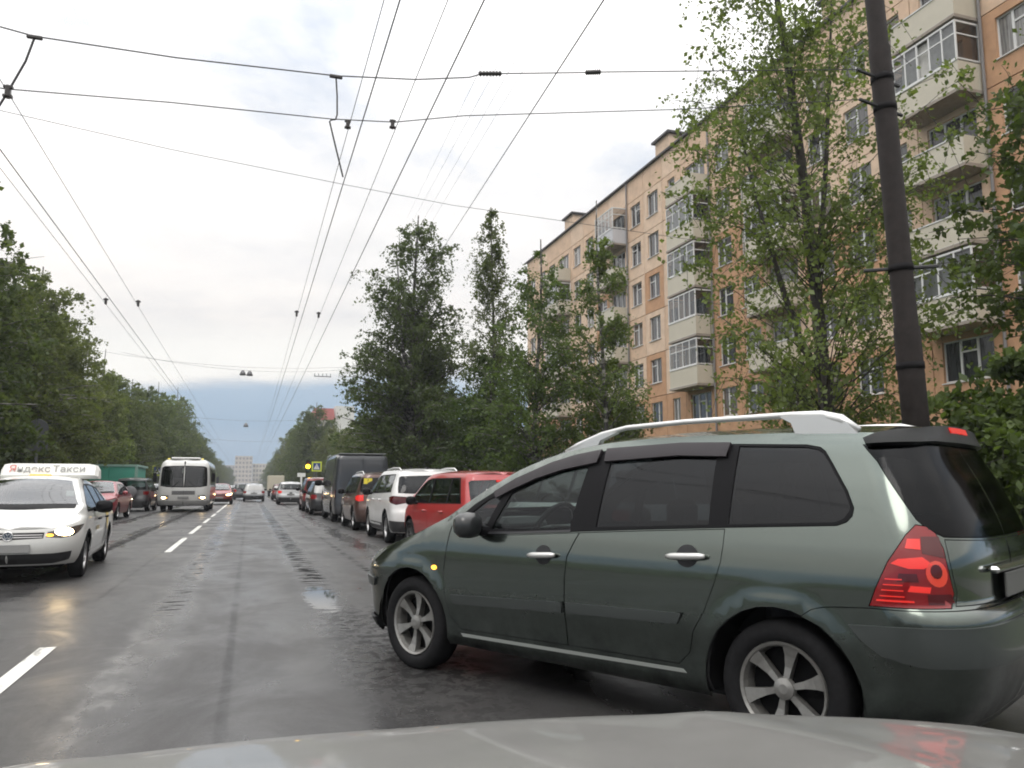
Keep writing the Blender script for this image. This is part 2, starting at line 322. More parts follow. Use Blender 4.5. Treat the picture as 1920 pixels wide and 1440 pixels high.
kb2 = MB().box(-7.46, -7.3, -40, 900, -.05, .13, .02).build('kerb', KERB, kind='structure')
MB().box(5.56, 60, -40, 900, -.05, .10).build('verge', GRASS, kind='structure')
MB().box(-60, -7.46, -40, 900, -.05, .10).build('verge', GRASS, kind='structure')
MB().box(8.2, 10.4, -40, 200, .10, .115).build('pavement', mat('pavement_asphalt', (.07, .068, .066), .6, noise=.3, nscale=2), kind='structure')
# centre line dashes, each a painted mark on the road
def linemat():
    m = mat('road_line_paint', (.62, .62, .58), .45); t = m.node_tree; p = t.nodes['Principled BSDF']
    tcn = t.nodes.new('ShaderNodeTexCoord'); nn = t.nodes.new('ShaderNodeTexNoise'); nn.inputs['Scale'].default_value = 9; nn.inputs['Detail'].default_value = 8; nn.inputs['Roughness'].default_value = .75
    t.links.new(tcn.outputs['Object'], nn.inputs['Vector']); rp = t.nodes.new('ShaderNodeValToRGB'); t.links.new(nn.outputs[0], rp.inputs[0])
    rp.color_ramp.elements[0].position = .33; rp.color_ramp.elements[0].color = (.16, .16, .155, 1); rp.color_ramp.elements[1].position = .47; rp.color_ramp.elements[1].color = (.60, .60, .56, 1)
    t.links.new(rp.outputs[0], p.inputs['Base Color']); return m
LINE = linemat(); road_lines = empty('lane_marking', (0, 0, 0), kind='structure')
y = 3.2; k = 0
dashes = [(3.6, 7.3), (17.0, 21.6), (23.4, 28.2), (30.2, 34.6), (36.4, 40.4)]
me = bpy.data.meshes.new('dash'); me.from_pydata([(-.06, 0, 0), (.06, 0, 0), (.06, 1, 0), (-.06, 1, 0)], [], [(0, 1, 2, 3)]); me.materials.append(LINE)
for y0, y1 in dashes: inst('dash', me, road_lines, (-1.45, y0, .005), scale=(1, y1-y0, 1))
inst('solid_line', me, road_lines, (-1.45, 42.5, .005), scale=(1, 120, 1))
# ---------------------------------------------------------------- apartment block
FX, ROOF, J0, FH = 24.0, 22.1, 20.5, 2.73
BEIGE = mat('beige_panel', (.62, .445, .315), .85, noise=.15, bump=.25, nscale=2.0)
BEIGE2 = mat('pale_beige_panel', (.66, .495, .365), .85, noise=.15, bump=.25, nscale=2.0)
ORANGE = mat('orange_panel', (.49, .285, .165), .85, noise=.15, bump=.25, nscale=2.0)
JOINT = mat('panel_joint', (.10, .075, .06), .9)
FRAME = mat('window_frame_white', (.66, .66, .65), .45)
PARAP = mat('balcony_cladding', (.52, .48, .39), .6, noise=.05, nscale=1.5)
SLAB = mat('balcony_slab', (.30, .26, .22), .9, noise=.15)
COPING = mat('roof_coping', (.035, .033, .035), .5)
def panemat():
    m = bpy.data.materials.new('flat_window_pane'); m.use_nodes = True; t = m.node_tree; p = t.nodes['Principled BSDF']
    oi = t.nodes.new('ShaderNodeObjectInfo'); rp = t.nodes.new('ShaderNodeValToRGB'); t.links.new(oi.outputs['Random'], rp.inputs[0]); rp.color_ramp.interpolation = 'CONSTANT'
    e = rp.color_ramp.elements; e[0].color = (.030, .032, .035, 1); e[1].position = .3; e[1].color = (.10, .10, .10, 1)
    for q, c in ((.5, (.05, .05, .055)), (.68, (.19, .185, .175)), (.86, (.11, .085, .06))): n = e.new(q); n.color = (*c, 1)
    tcn = t.nodes.new('ShaderNodeTexCoord'); mp = t.nodes.new('ShaderNodeMapping'); mp.inputs['Scale'].default_value = (1, 9, .6); t.links.new(tcn.outputs['Object'], mp.inputs[0])
    nn = t.nodes.new('ShaderNodeTexNoise'); nn.inputs['Scale'].default_value = 1.6; t.links.new(mp.outputs[0], nn.inputs['Vector'])
    mr = t.nodes.new('ShaderNodeMapRange'); t.links.new(nn.outputs[0], mr.inputs[0]); mr.inputs[1].default_value = .35; mr.inputs[2].default_value = .65; mr.inputs[3].default_value = .55; mr.inputs[4].default_value = 1.35
    mx = t.nodes.new('ShaderNodeVectorMath'); mx.operation = 'SCALE'; t.links.new(rp.outputs[0], mx.inputs[0]); t.links.new(mr.outputs[0], mx.inputs['Scale']); t.links.new(mx.outputs[0], p.inputs['Base Color'])
    p.inputs['Roughness'].default_value = .06; p.inputs['Specular IOR Level'].default_value = .5; p.inputs['Coat Weight'].default_value = .3; return m
PANE = panemat()
apt = empty('apartment_block', (FX, 37.7, 0), label='long seven-storey beige and orange panel apartment block with balconies', cat='building')
AO = Vector((FX, 37.7, 0))
def loc(X, Y, Z): return (X-AO.x, Y-AO.y, Z-AO.z)
# bays: (y0, y1, kind, window half width)
bays = [(10.0, 12.6, 'w'), (12.6, 15.1, 'w'), (15.1, 17.5, 'w'), (17.5, 20.05, 'w'), (20.05, 23.1, 'b'), (23.1, 25.1, 'n'), (25.1, 27.5, 'w'), (27.5, 30.0, 'w'), (30.0, 33.1, 'b'), (33.1, 35.3, 'w'), (35.3, 37.7, 'w'),
        (37.7, 40.84, 'b'), (40.84, 43.17, 'n'), (43.17, 45.7, 'w'), (45.7, 48.02, 'w'), (48.02, 51.1, 'b'), (51.1, 53.4, 'w'), (53.4, 55.7, 'w'), (55.7, 58.3, 'w'), (58.3, 61.4, 'b'), (61.4, 63.7, 'w'), (63.7, 66.0, 'w'), (66.0, 69.0, 'w')]
rnd = random.Random(5)
# core behind the panels
MB().box(.19, 12, 10-37.7, 69-37.7, 0, ROOF-.3).build('core', JOINT, apt)
pcache = {}
def panel_mesh(wd, kind, top):
    key = (round(wd, 3), kind, top)
    if key in pcache: return pcache[key]
    g = .02; h = FH-2*g if not top else (ROOF-J0-.1); w2 = wd/2-g; T = .17; V = []; F = []
    if top or kind == 'plain': mb = MB().box(0, T, -w2, w2, 0, h)
    else:
        hw = {'w': .72, 'n': .45, 'b': 1.08}[kind]; z0 = .86 if kind != 'b' else .86; z1 = z0+1.5; mb = MB()
        o_ = [(-w2, 0), (w2, 0), (w2, h), (-w2, h)]; i_ = [(-hw, z0), (hw, z0), (hw, z1), (-hw, z1)]
        for dpt in (0, T): mb.V += [(dpt, *p) for p in o_]+[(dpt, *p) for p in i_]
        for k in range(4):
            j = (k+1) % 4; mb.F += [(k, 4+k, 4+j, j), (8+k, 8+j, 12+j, 12+k), (4+k, 12+k, 12+j, 4+j), (k, j, 8+j, 8+k)]
    m_ = bpy.data.meshes.new('panel'); m_.from_pydata(mb.V, [], mb.F); pcache[key] = m_; return m_
def win_mesh(hw, h, mull):
    mb = MB(); f = .055
    mb.box(0, .07, -hw, hw, 0, f); mb.box(0, .07, -hw, hw, h-f, h); mb.box(0, .07, -hw, -hw+f, f, h-f); mb.box(0, .07, hw-f, hw, f, h-f)
    for (y_, z0, z1) in mull[0]: mb.box(-.004, .066, y_-.045, y_+.045, max(z0, f), min(z1, h-f))
    for (z_, y0, y1) in mull[1]: mb.box(.004, .062, max(y0, -hw+f), min(y1, hw-f), z_-.03, z_+.03)
    mb.box(-.16, .0, -hw-.06, hw+.06, -.05, -.015)
    m_ = bpy.data.meshes.new('window'); m_.from_pydata(mb.V, [], mb.F); m_.materials.append(FRAME); return m_
def pane_mesh(hw, h):
    m_ = bpy.data.meshes.new('pane'); m_.from_pydata([(.04, -hw+.03, .03), (.04, hw-.03, .03), (.04, hw-.03, h-.03), (.04, -hw+.03, h-.03)], [], [(0, 3, 2, 1)]); m_.materials.append(PANE); return m_
WV = {'w': [win_mesh(.72, 1.5, ([(-.1, 0, 9)], [])), win_mesh(.72, 1.5, ([(.12, 0, 9)], [(1.05, -.72, .12)])), win_mesh(.72, 1.5, ([(0, 0, 9)], [(1.1, 0, .72)]))],
      'n': [win_mesh(.45, 1.5, ([], [(1.05, -.45, .45)])), win_mesh(.45, 1.5, ([(0, 0, 9)], []))],
      'b': [win_mesh(1.08, 1.5, ([(-.36, 0, 9), (.36, 0, 9)], [])), win_mesh(1.08, 1.5, ([(-.36, 0, 9), (.36, 0, 9)], [(1.05, -.36, .36)]))]}
PV = {'w': pane_mesh(.72, 1.5), 'n': pane_mesh(.45, 1.5), 'b': pane_mesh(1.08, 1.5)}
def paneltone(bi, fl):          # fl 0 = ground
    y0 = bays[bi][0]
    if fl <= 1: return ORANGE
    if y0 < 20: return ORANGE if fl <= 5 else BEIGE
    if 33 <= y0 < 37.7: return ORANGE if fl <= 4 else BEIGE
    if abs(y0-43.17) < .1: return ORANGE if fl in (2, 4) else BEIGE2
    if abs(y0-51.1) < .1: return ORANGE if fl in (3, 4, 6) else BEIGE
    if 25 <= y0 < 30: return ORANGE if fl in (3,) else BEIGE2
    return BEIGE2 if (bi*3+fl) % 3 else BEIGE
def setmat(o, m):
    if not len(o.data.materials): o.data.materials.append(m)
    o.material_slots[0].link = 'OBJECT'; o.material_slots[0].material = m
for bi, (y0, y1, kd) in enumerate(bays):
    yc = (y0+y1)/2
    for fl in range(8):
        zb = 1.39+FH*fl+.02
        if fl == 7: o = inst('panel', panel_mesh(y1-y0, 'plain', True), apt, loc(FX, yc, J0+.02)); setmat(o, BEIGE if bi % 3 else BEIGE2); continue
        kind = kd if not (kd == 'b' and fl == 0) else 'b'
        o = inst('panel', panel_mesh(y1-y0, kind, False), apt, loc(FX, yc, zb)); setmat(o, paneltone(bi, fl))
        v = rnd.choice(WV[kind]); wo_ = inst('window', v, apt, loc(FX+.10, yc, zb+.86)); inst('pane', PV[kind], wo_)
    MB().box(.0, .17, y0-37.7+.02, y1-37.7-.02, 0, 1.37).build('plinth_panel', mat('plinth', (.22, .19, .17), .9, noise=.15), apt)
MB().box(-.18, 12.2, 10-37.9, 69.2-37.7, ROOF-.06, ROOF+.05).build('coping', COPING, apt)
for yv in (43.6, 59.5, 27.5, 14.0):
    s_ = MB().box(.35, 1.9, yv-37.7-.9, yv-37.7+.9, ROOF, ROOF+1.35).build('vent_shaft', BEIGE2, apt)
    MB().box(.15, 2.1, yv-37.7-1.1, yv-37.7+1.1, ROOF+1.35, ROOF+1.49).build('cap', COPING, s_)
for yv in (20.0, 37.66, 48.0): MB().tube([(-.09, yv-37.7, .3), (-.09, yv-37.7, ROOF-.1)], .055, 8).build('drainpipe', mat('pipe_grey', (.20, .19, .19), .6), apt)
# balconies: slab > parapet, glazing frame, panes
def parapet_mesh(wd):
    mb = MB(); h = .98; t = .04; p = 1.1
    mb.box(-p, -p+t, -wd/2, wd/2, 0, h); mb.box(-p+t, 0, -wd/2, -wd/2+t, 0, h); mb.box(-p+t, 0, wd/2-t, wd/2, 0, h)
    m_ = bpy.data.meshes.new('parapet'); m_.from_pydata(mb.V, [], mb.F); m_.materials.append(PARAP); return m_
def slab_mesh(wd):
    mb = MB().box(-1.14, 0, -wd/2-.03, wd/2+.03, -.14, -.02); m_ = bpy.data.meshes.new('balcony'); m_.from_pydata(mb.V, [], mb.F); m_.materials.append(SLAB); return m_
def lip_mesh(wd):
    mb = MB().box(-1.13, -1.09, -wd/2-.01, wd/2+.01, .985, 1.03).box(-1.125, -1.1, -wd/2, wd/2, -.018, -.002); m_ = bpy.data.meshes.new('handrail'); m_.from_pydata(mb.V, [], mb.F); m_.materials.append(FRAME); return m_
def glz_mesh(wd, n, bars):
    mb = MB(); z0, z1 = 1.035, 2.50; x = -1.08
    mb.box(x-.03, x+.03, -wd/2, wd/2, z0, z0+.06); mb.box(x-.03, x+.03, -wd/2, wd/2, z1-.07, z1)
    for i in range(n+1):
        y_ = -wd/2+.03+(wd-.06)*i/n; mb.box(x-.026, x+.026, y_-.03, y_+.03, z0+.06, z1-.07)
        if bars and i < n: mb.box(x-.02, x+.02, y_+.03, y_+(wd-.06)/n-.03, 1.98, 2.03)
    for s_ in (-1, 1):
        ys = s_*(wd/2-.03); a, b = (ys-.026, ys+.026)
        mb.box(x+.03, 0, a, b, z0, z0+.06); mb.box(x+.03, 0, a, b, z1-.07, z1); mb.box(-.06, 0, a, b, z0+.06, z1-.07)
        if bars: mb.box(x+.03, -.06, a+.005, b-.005, 1.98, 2.03)
    m_ = bpy.data.meshes.new('glazing_frame'); m_.from_pydata(mb.V, [], mb.F); m_.materials.append(FRAME); return m_
BG = glass('balcony_glass', (.50, .52, .53), 1.6)
def bpane(wd, n):
    mb = MB().add([(-1.08, -wd/2+.06, 1.09), (-1.08, -wd/2+.06, 2.44), (-1.08, -wd/2+(wd/n)-.01, 2.44), (-1.08, -wd/2+(wd/n)-.01, 1.09)], [(0, 1, 2, 3)]); m_ = bpy.data.meshes.new('pane'); m_.from_pydata(mb.V, [], mb.F); m_.materials.append(BG); return m_
def bside(wd):
    m_ = bpy.data.meshes.new('pane'); m_.from_pydata([(-1.05, 0, 1.09), (-.06, 0, 1.09), (-.06, 0, 2.44), (-1.05, 0, 2.44)], [], [(0, 1, 2, 3)]); m_.materials.append(BG); return m_
BS = bside(1)
CURT = mat('pale_curtain', (.50, .49, .46), .9, noise=.2, nscale=3)
GREYCLAD = mat('grey_cladding', (.50, .50, .52), .55); BROWNB = mat('brown_board', (.28, .17, .10), .7)
# glazing per stack, from the top floor down (6..1); 0 open, n = number of lights
stacks = {20.05: [0, 5, 0, 0, 4, 0], 30.0: [4, 0, 5, 0, 0, 4], 37.7: [0, 4, 4, 5, 4, 0], 48.02: [5, 0, 0, 0, 0, 0], 58.3: [0, 4, 0, 5, 0, 0]}
pm, sm, lm = {}, {}, {}
for (y0, y1, kd) in bays:
    if kd != 'b': continue
    wd = round(y1-y0-.16, 2)
    if wd not in pm: pm[wd] = parapet_mesh(wd); sm[wd] = slab_mesh(wd); lm[wd] = lip_mesh(wd)
    for k, fl in enumerate(range(6, 1, -1)):
        zb = 1.39+FH*fl; yc = (y0+y1)/2
        b_ = inst('balcony', sm[wd], apt, loc(FX, yc, zb+.02)); o = inst('parapet', pm[wd], b_)
        inst('handrail', lm[wd], b_); n = stacks[y0][k]
        if y0 == 48.02 and k == 0: setmat(o, GREYCLAD)
        if n:
            inst('glazing_frame', glz_mesh(wd, n, (k+int(y0)) % 3 != 1), b_); pmn = bpane(wd, n)
            skip = 2 if (y0 == 20.05 and k == 1) else -1
            for i in range(n):
                if i != skip: inst('pane', pmn, b_, (0, wd/n*i, 0))
            for s_ in (-1, 1): inst('pane', BS, b_, (0, s_*(wd/2-.03), 0))
            if rnd.random() < .75: MB().box(-.96, -.95, -wd/2+.12, wd/2-.3, 1.1, 2.4).build('curtain', CURT, b_)
            if y0 == 20.05: MB().box(-1.03, -.12, -wd/2+.06, -wd/2+.08, 1.05, 1.98).build('board', BROWNB, b_)
# ---------------------------------------------------------------- other buildings
def far_block(name, label, x0, x1, y0, y1, h, wm, floors, cols, roofm=None, side=True, z0=0):
    e = empty(name, ((x0+x1)/2, y0, 0), label=label, cat='building'); X0, X1, D = x0-(x0+x1)/2, x1-(x0+x1)/2, y1-y0
    MB().box(X0, X1, 0, D, z0, h).build('wall', wm, e)
    if roofm: MB().box(X0-.3, X1+.3, -.3, D+.3, h, h+.5).build('roof', roofm, e)
    fh = (h-1.5)/floors; cw = (X1-X0)/cols
    m_ = bpy.data.meshes.new('window'); m_.from_pydata([(-.3*cw, -.06, 0), (.3*cw, -.06, 0), (.3*cw, -.06, fh*.52), (-.3*cw, -.06, fh*.52)], [], [(0, 1, 2, 3)]); m_.materials.append(mat('far_pane_haze', (.17, .17, .18), .2))  # mid-grey window colour stands in for haze and reflected sky
    for f in range(floors):
        for c in range(cols): inst('window', m_, e, (X0+cw*(c+.5), 0, 1.2+fh*(f+.3)))
    return e
far_block('tower_block', 'pale high-rise housing block closing the far end of the road, tallest of two', -9.5, 1.5, 560, 575, 21.5, mat('far_wall', (.42, .37, .33), .9, noise=.1, nscale=.3), 7, 5)
far_block('tower_block', 'lower pale housing block at the far end beside the tallest high-rise', 1.8, 12, 575, 590, 17.0, mat('far_wall2', (.46, .42, .36), .9, noise=.1, nscale=.3), 5, 5)
far_block('tower_block', 'broad grey housing block far off, stepping out left of the tallest high-rise', -22, -9.8, 585, 600, 16.0, mat('far_wall3', (.33, .31, .31), .9, noise=.1, nscale=.3), 5, 6)
rb = far_block('red_roofed_building', 'block with a red roof storey rising over the trees behind the traffic light', 18.2, 24.5, 255, 275, 22.0, mat('cream_wall', (.52, .48, .40), .9), 8, 4, None)
fix_normals(MB().prism([(-3.4, 22.0), (3.4, 22.0), (2.9, 25.6), (-2.9, 25.6)], -.6, 20, 'y').build('red_roof', mat('red_roof', (.36, .07, .055), .6, noise=.2, nscale=.5), rb))
MB().box(3.6, 9.5, 1, 18, 0, 26.6).build('white_wall', mat('pale_wall', (.55, .55, .52), .9), rb)
an = far_block('low_white_annex', 'low white annex with dark window band behind the slim birches', 19.5, 34, 73, 95, 7.0, mat('white_render', (.62, .62, .60), .85, noise=.1, nscale=.6), 1, 1)
MB().box(-7.35, 7.35, -.10, -.02, 3.6, 6.1).build('window_band', mat('dark_band', (.06, .06, .065), .25), an)
for k in range(7): MB().box(-7.2+2.1*k, -7.08+2.1*k, -.14, -.10, 3.6, 6.1).build('mullion', FRAME, an)
far_block('yellow_building', 'pale yellow block glimpsed between the trees beyond the bus', -22, -13.2, 150, 170, 14.0, mat('yellow_wall', (.55, .46, .28), .9), 4, 4)
# ================================================================ TREES
BARK = mat('dark_bark', (.035, .030, .026), .9, noise=.4, bump=.8, nscale=14)
def birchbark():
    m = mat('birch_bark', (.30, .29, .27), .8); t = m.node_tree; p = t.nodes['Principled BSDF']
    tcn = t.nodes.new('ShaderNodeTexCoord'); mp = t.nodes.new('ShaderNodeMapping'); mp.inputs['Scale'].default_value = (2, 2, 7); t.links.new(tcn.outputs['Object'], mp.inputs[0])
    nn = t.nodes.new('ShaderNodeTexNoise'); nn.inputs['Scale'].default_value = 1.5; nn.inputs['Detail'].default_value = 6; t.links.new(mp.outputs[0], nn.inputs['Vector'])
    rp = t.nodes.new('ShaderNodeValToRGB'); t.links.new(nn.outputs[0], rp.inputs[0]); rp.color_ramp.elements[0].position = .48; rp.color_ramp.elements[0].color = (.03, .028, .026, 1); rp.color_ramp.elements[1].position = .60; rp.color_ramp.elements[1].color = (.22, .21, .19, 1)
    t.links.new(rp.outputs[0], p.inputs['Base Color']); return m
BIRCH = birchbark()
LEAF_A = leafmat('birch_leaf', (.060, .092, .028), (.145, .195, .060))
LEAF_B = leafmat('dark_leaf', (.052, .073, .026), (.130, .160, .058))
LEAF_C = leafmat('fresh_leaf', (.036, .060, .015), (.092, .130, .036))
def leaves_mesh(name, C, size, rng, mtl, tone):
    n = len(C); u = rng.normal(size=(n, 3)); u /= np.linalg.norm(u, axis=1)[:, None]; q = rng.normal(size=(n, 3)); v = np.cross(u, q); v /= np.linalg.norm(v, axis=1)[:, None]
    s = (size*rng.uniform(.5, 1.55, n)*np.repeat(rng.uniform(.75, 1.25, n//9+1), 9)[:n])[:, None]; V = np.empty((n, 4, 3)); V[:, 0] = C-u*s*.5; V[:, 1] = C+v*s*.32; V[:, 2] = C+u*s*.5; V[:, 3] = C-v*s*.32
    me = bpy.data.meshes.new(name); me.vertices.add(4*n); me.vertices.foreach_set('co', V.reshape(-1)); me.loops.add(4*n); me.loops.foreach_set('vertex_index', np.arange(4*n))
    me.polygons.add(n); me.polygons.foreach_set('loop_start', np.arange(0, 4*n, 4)); me.polygons.foreach_set('loop_total', np.full(n, 4)); me.update()
    a = me.attributes.new('tone', 'FLOAT', 'FACE'); a.data.foreach_set('value', np.clip(tone+rng.normal(0, .16, n), 0, 1)); me.materials.append(mtl); return me
def grow(H, env, nb, nt, nl, size, seed, base=.18, up=.9, droop=.7, trunk_r=.12, lean=(0, 0), twig=1.0, mtl=None, bark=None, stems=1, spread=.16, fork=None, lobe=.30, limb=.38):
    """env: (height fraction, radius) outline of the crown. Returns trunk mesh (with limbs) and crown mesh."""
    rg = np.random.default_rng(seed); er = np.interp; hx = [e[0] for e in env]; rx = [e[1] for e in env]; wood = MB(); Cs = []; Ts = []
    def axis(f): return np.array([lean[0]*f**1.5+.12*math.sin(5*f+seed), lean[1]*f**1.5+.12*math.cos(4*f+seed*2), H*f])
    wood.tube([axis(f) for f in np.linspace(0, .97, 10)], [trunk_r*(1-.9*f)+.008 for f in np.linspace(0, .97, 10)], 8)
    if fork:
        for (f0, az, f1, rr) in fork:
            p0 = axis(f0); P = [p0+np.array([math.cos(az), math.sin(az), 0])*rr*(t**.7)+np.array([0, 0, (f1-f0)*H*t]) for t in np.linspace(0, 1, 7)]; wood.tube(P, [trunk_r*.6*(1-f0)*(1-.85*t)+.008 for t in np.linspace(0, 1, 7)], 6)
    wts = np.array([er(f, hx, rx) for f in np.linspace(base, .985, 60)])**1.4+.03; cdf = np.cumsum(wts)/wts.sum()
    for b in range(nb):
        f = base+(.985-base)*np.searchsorted(cdf, rg.random())/60; az = b*2.399+rg.uniform(-.5, .5); r = er(f, hx, rx)*rg.uniform(.72, 1.10)*(1+lobe*math.sin(2*az+9*f+seed)*math.sin(az*3-14*f+seed*1.7)+.5*lobe*math.sin(21*f+az+seed))
        f0 = max(base*.8, f-spread*rg.uniform(.3, 1.0)*min(1, r/1.5)); p0 = axis(f0); tip = axis(f)+np.array([math.cos(az)*r, math.sin(az)*r, 0])
        ts = np.linspace(0, 1, 6); mid = (p0+tip)/2+np.array([0, 0, up*.25*r]); P = [(1-t)**2*p0+2*t*(1-t)*mid+t*t*tip for t in ts]
        wood.tube(P, [max(.006, trunk_r*limb*(1-f0)*(1-.85*t)) for t in ts], 4, False)
        for k in range(nt):
            t = rg.uniform(.18, 1.0)**.75; q = (1-t)**2*p0+2*t*(1-t)*mid+t*t*tip; d = rg.normal(size=3); d[2] = d[2]*.75+.12; d /= np.linalg.norm(d); ln = twig*rg.uniform(.35, 1.0)*min(1.0, .22+r*.5)
            s = np.sort(rg.uniform(.1, 1, nl)); pos = q+d*(s*ln)[:, None]; pos[:, 2] -= droop*ln*s*s*1.3
            pos += rg.normal(0, .045+.035*ln, (nl, 3)); Cs.append(pos); Ts.append(np.full(nl, .5+.35*(rg.random()-.5)))
            if k % 4 == 0: e = q+d*ln; e[2] -= droop*ln*1.3; m2 = q+d*ln*.5; m2[2] -= droop*ln*.32; wood.tube([q, m2, e], [.008, .006, .004], 3, False)
    C = np.concatenate(Cs); C = C[C[:, 2] > .4] if False else C
    tn = np.concatenate(Ts); cm = leaves_mesh('crown', C, size, rg, mtl or LEAF_A, tn)
    tm = bpy.data.meshes.new('trunk'); tm.from_pydata(wood.V, [], wood.F); tm.materials.append(bark or BIRCH); tm.polygons.foreach_set('use_smooth', [True]*len(tm.polygons)); return tm, cm
def plant(name, ms, x, y, label, cat='tree', rz=0, s=1.0, group=None, z=.08, sz=None):
    e = empty(name, (x, y, z), rz, label, cat, group); e.scale = (s, s, sz or s); inst('trunk', ms[0], e); inst('crown', ms[1], e); return e
B1 = grow(16.5, [(.12, .4), (.2, 2.3), (.33, 3.2), (.5, 2.9), (.65, 2.3), (.8, 1.9), (.93, 1.0), (1, .15)], 175, 11, 18, .095, 11, base=.16, trunk_r=.17, lean=(-.9, .6), twig=1.2, droop=.75, mtl=LEAF_A, bark=BARK, limb=.13, fork=[(.2, 2.4, .55, 1.5), (.34, 0.3, .8, 1.3)])
plant('birch_tree', B1, 11.6, 13.9, 'large loose birch in front of the apartment block, left of the brown pole')
B2 = grow(15.2, [(.06, 2.2), (.2, 3.5), (.4, 3.2), (.55, 2.8), (.66, 2.2), (.8, 2.0), (.9, 1.35), (1, .1)], 340, 11, 19, .12, 21, base=.06, trunk_r=.2, twig=1.0, droop=.55, mtl=LEAF_B, fork=[(.25, 3.3, .86, 1.0)])
plant('birch_tree', B2, 7.5, 38.5, 'tall dense dark birch with a double top behind the grey van')
B3 = grow(14.4, [(.2, 1.0), (.4, 1.25), (.6, 1.15), (.8, .8), (.92, .45), (1, .06)], 135, 8, 17, .10, 31, base=.2, trunk_r=.12, twig=.95, droop=1.15, up=.7, mtl=LEAF_B)
plant('birch_tree', B3, 10.2, 34.2, 'slender weeping birch with bare top, right of the dense dark birch')
B4 = grow(10.4, [(.1, .8), (.25, 1.9), (.45, 2.0), (.65, 1.7), (.85, .95), (1, .1)], 135, 10, 17, .10, 41, base=.12, trunk_r=.11, twig=.9, droop=.45, mtl=LEAF_A)
plant('birch_tree', B4, 9.6, 26.5, 'light green birch covering the far end of the apartment block')
B5 = grow(11.6, [(.15, .9), (.3, 1.35), (.5, 1.35), (.7, 1.05), (.85, .55), (1, .08)], 75, 9, 17, .10, 51, base=.14, trunk_r=.10, twig=.9, droop=.8, mtl=LEAF_A)
plant('birch_tree', B5, 11.4, 25.0, 'thin birch with a wispy top against the balconies, rightmost of the slim birches')
B6 = grow(7.0, [(.05, 1.2), (.3, 2.0), (.6, 1.7), (.85, .9), (1, .1)], 150, 10, 18, .11, 61, base=.06, trunk_r=.08, twig=.8, droop=.5, mtl=LEAF_C, stems=2)
plant('young_birch', B6, 9.4, 32.0, 'low bushy young birch at the foot of the slender weeping birch')
plant('young_birch', B6, 12.8, 27.5, 'low bushy young birch under the wispy birch, close to the block', rz=2.1, s=.9)
B7 = grow(10.5, [(.25, 1.5), (.45, 3.0), (.7, 2.8), (.9, 1.6), (1, .3)], 150, 10, 18, .13, 71, base=.25, trunk_r=.15, twig=.9, droop=.35, mtl=LEAF_C, bark=BARK)
plant('maple_tree', B7, 14.6, 9.2, 'leafy tree reaching in from the edge beside the brown pole, over the hedge')
# left row and far trees share four shapes
T1 = grow(13.5, [(.08, 2.2), (.25, 3.4), (.5, 3.4), (.72, 2.6), (.9, 1.5), (1, .2)], 300, 10, 20, .15, 81, base=.08, trunk_r=.2, twig=1.1, droop=.45, mtl=LEAF_B)
T2 = grow(12.5, [(.06, 2.4), (.3, 3.8), (.6, 3.2), (.82, 2.0), (1, .3)], 300, 10, 20, .15, 91, base=.07, trunk_r=.2, twig=1.1, droop=.5, mtl=LEAF_B)
T3 = grow(14.5, [(.06, 2.0), (.3, 2.9), (.55, 2.4), (.8, 1.5), (1, .1)], 280, 10, 20, .15, 101, base=.06, trunk_r=.18, twig=1.0, droop=.6, mtl=LEAF_A)
rt = random.Random(3)
left = [(-10.4, 24, T2, 1.0), (-10.2, 30.5, T1, .98), (-12.5, 35, T3, 1.0), (-10.2, 37.5, T2, .92), (-10.3, 44.5, T1, .93), (-11.8, 51.5, T2, .95), (-13.0, 58, T1, .95), (-10.4, 64.5, T3, .80), (-10.6, 72, T2, .85), (-10.6, 80, T1, .84), (-10.4, 90, T2, .95), (-10.6, 101, T3, .95), (-10.4, 113, T2, 1.02), (-10.6, 126, T3, 1.12), (-10.2, 140, T1, 1.0), (-10.4, 158, T2, 1.0), (-10.2, 180, T1, .95), (-10.4, 205, T3, .9), (-10.2, 240, T2, .9), (-10.4, 290, T1, .85), (-10, 350, T2, .85), (-10, 430, T1, .9)]
GL = 'trees lining the far carriageway'; nth = ['first', 'second', 'third', 'fourth', 'fifth', 'sixth', 'seventh', 'eighth', 'ninth', 'tenth', 'eleventh', 'twelfth', 'thirteenth', 'fourteenth', 'fifteenth', 'sixteenth', 'seventeenth', 'eighteenth', 'nineteenth', 'twentieth', 'twenty-first', 'twenty-second', 'twenty-third', 'twenty-fourth']
for i, (x, y, T, s) in enumerate(left): plant('roadside_tree', T, x, y, f'dark leafy roadside tree, {nth[i]} along the row behind the oncoming traffic', rz=rt.uniform(0, 6.3), s=s, group=GL)
for i, (x, y, s) in enumerate([(-17, 28, 1.05), (-17.5, 37, 1.0), (-18, 47, 1.0), (-18, 58, 1.0), (-18, 70, .95), (-18, 84, .95), (-18, 100, 1.0), (-18, 118, 1.0), (-16.5, 140, 1.1), (-16.5, 165, 1.1)]):
    plant('roadside_tree', [T2, T1, T3][i % 3], x, y, f'dark tree in the second row, {nth[i]} behind the oncoming traffic', rz=rt.uniform(0, 6.3), s=s, group='second row of trees beyond the far carriageway')
right = [(9.6, 46.5, T2, .72), (9.8, 53, T1, .58), (9.6, 61, T2, .62), (9.6, 70, T1, .60), (9.8, 80, T2, .66), (9.4, 90, T3, .58), (9.4, 101, T2, .72), (8.6, 116, T1, 1.0), (8.8, 132, T2, 1.05), (8.4, 150, T3, 1.05), (8.6, 172, T1, 1.05), (8.4, 200, T2, 1.0), (8.6, 235, T1, 1.0), (8.6, 280, T2, 1.0), (8.5, 340, T1, .95), (8.5, 420, T2, .95)]
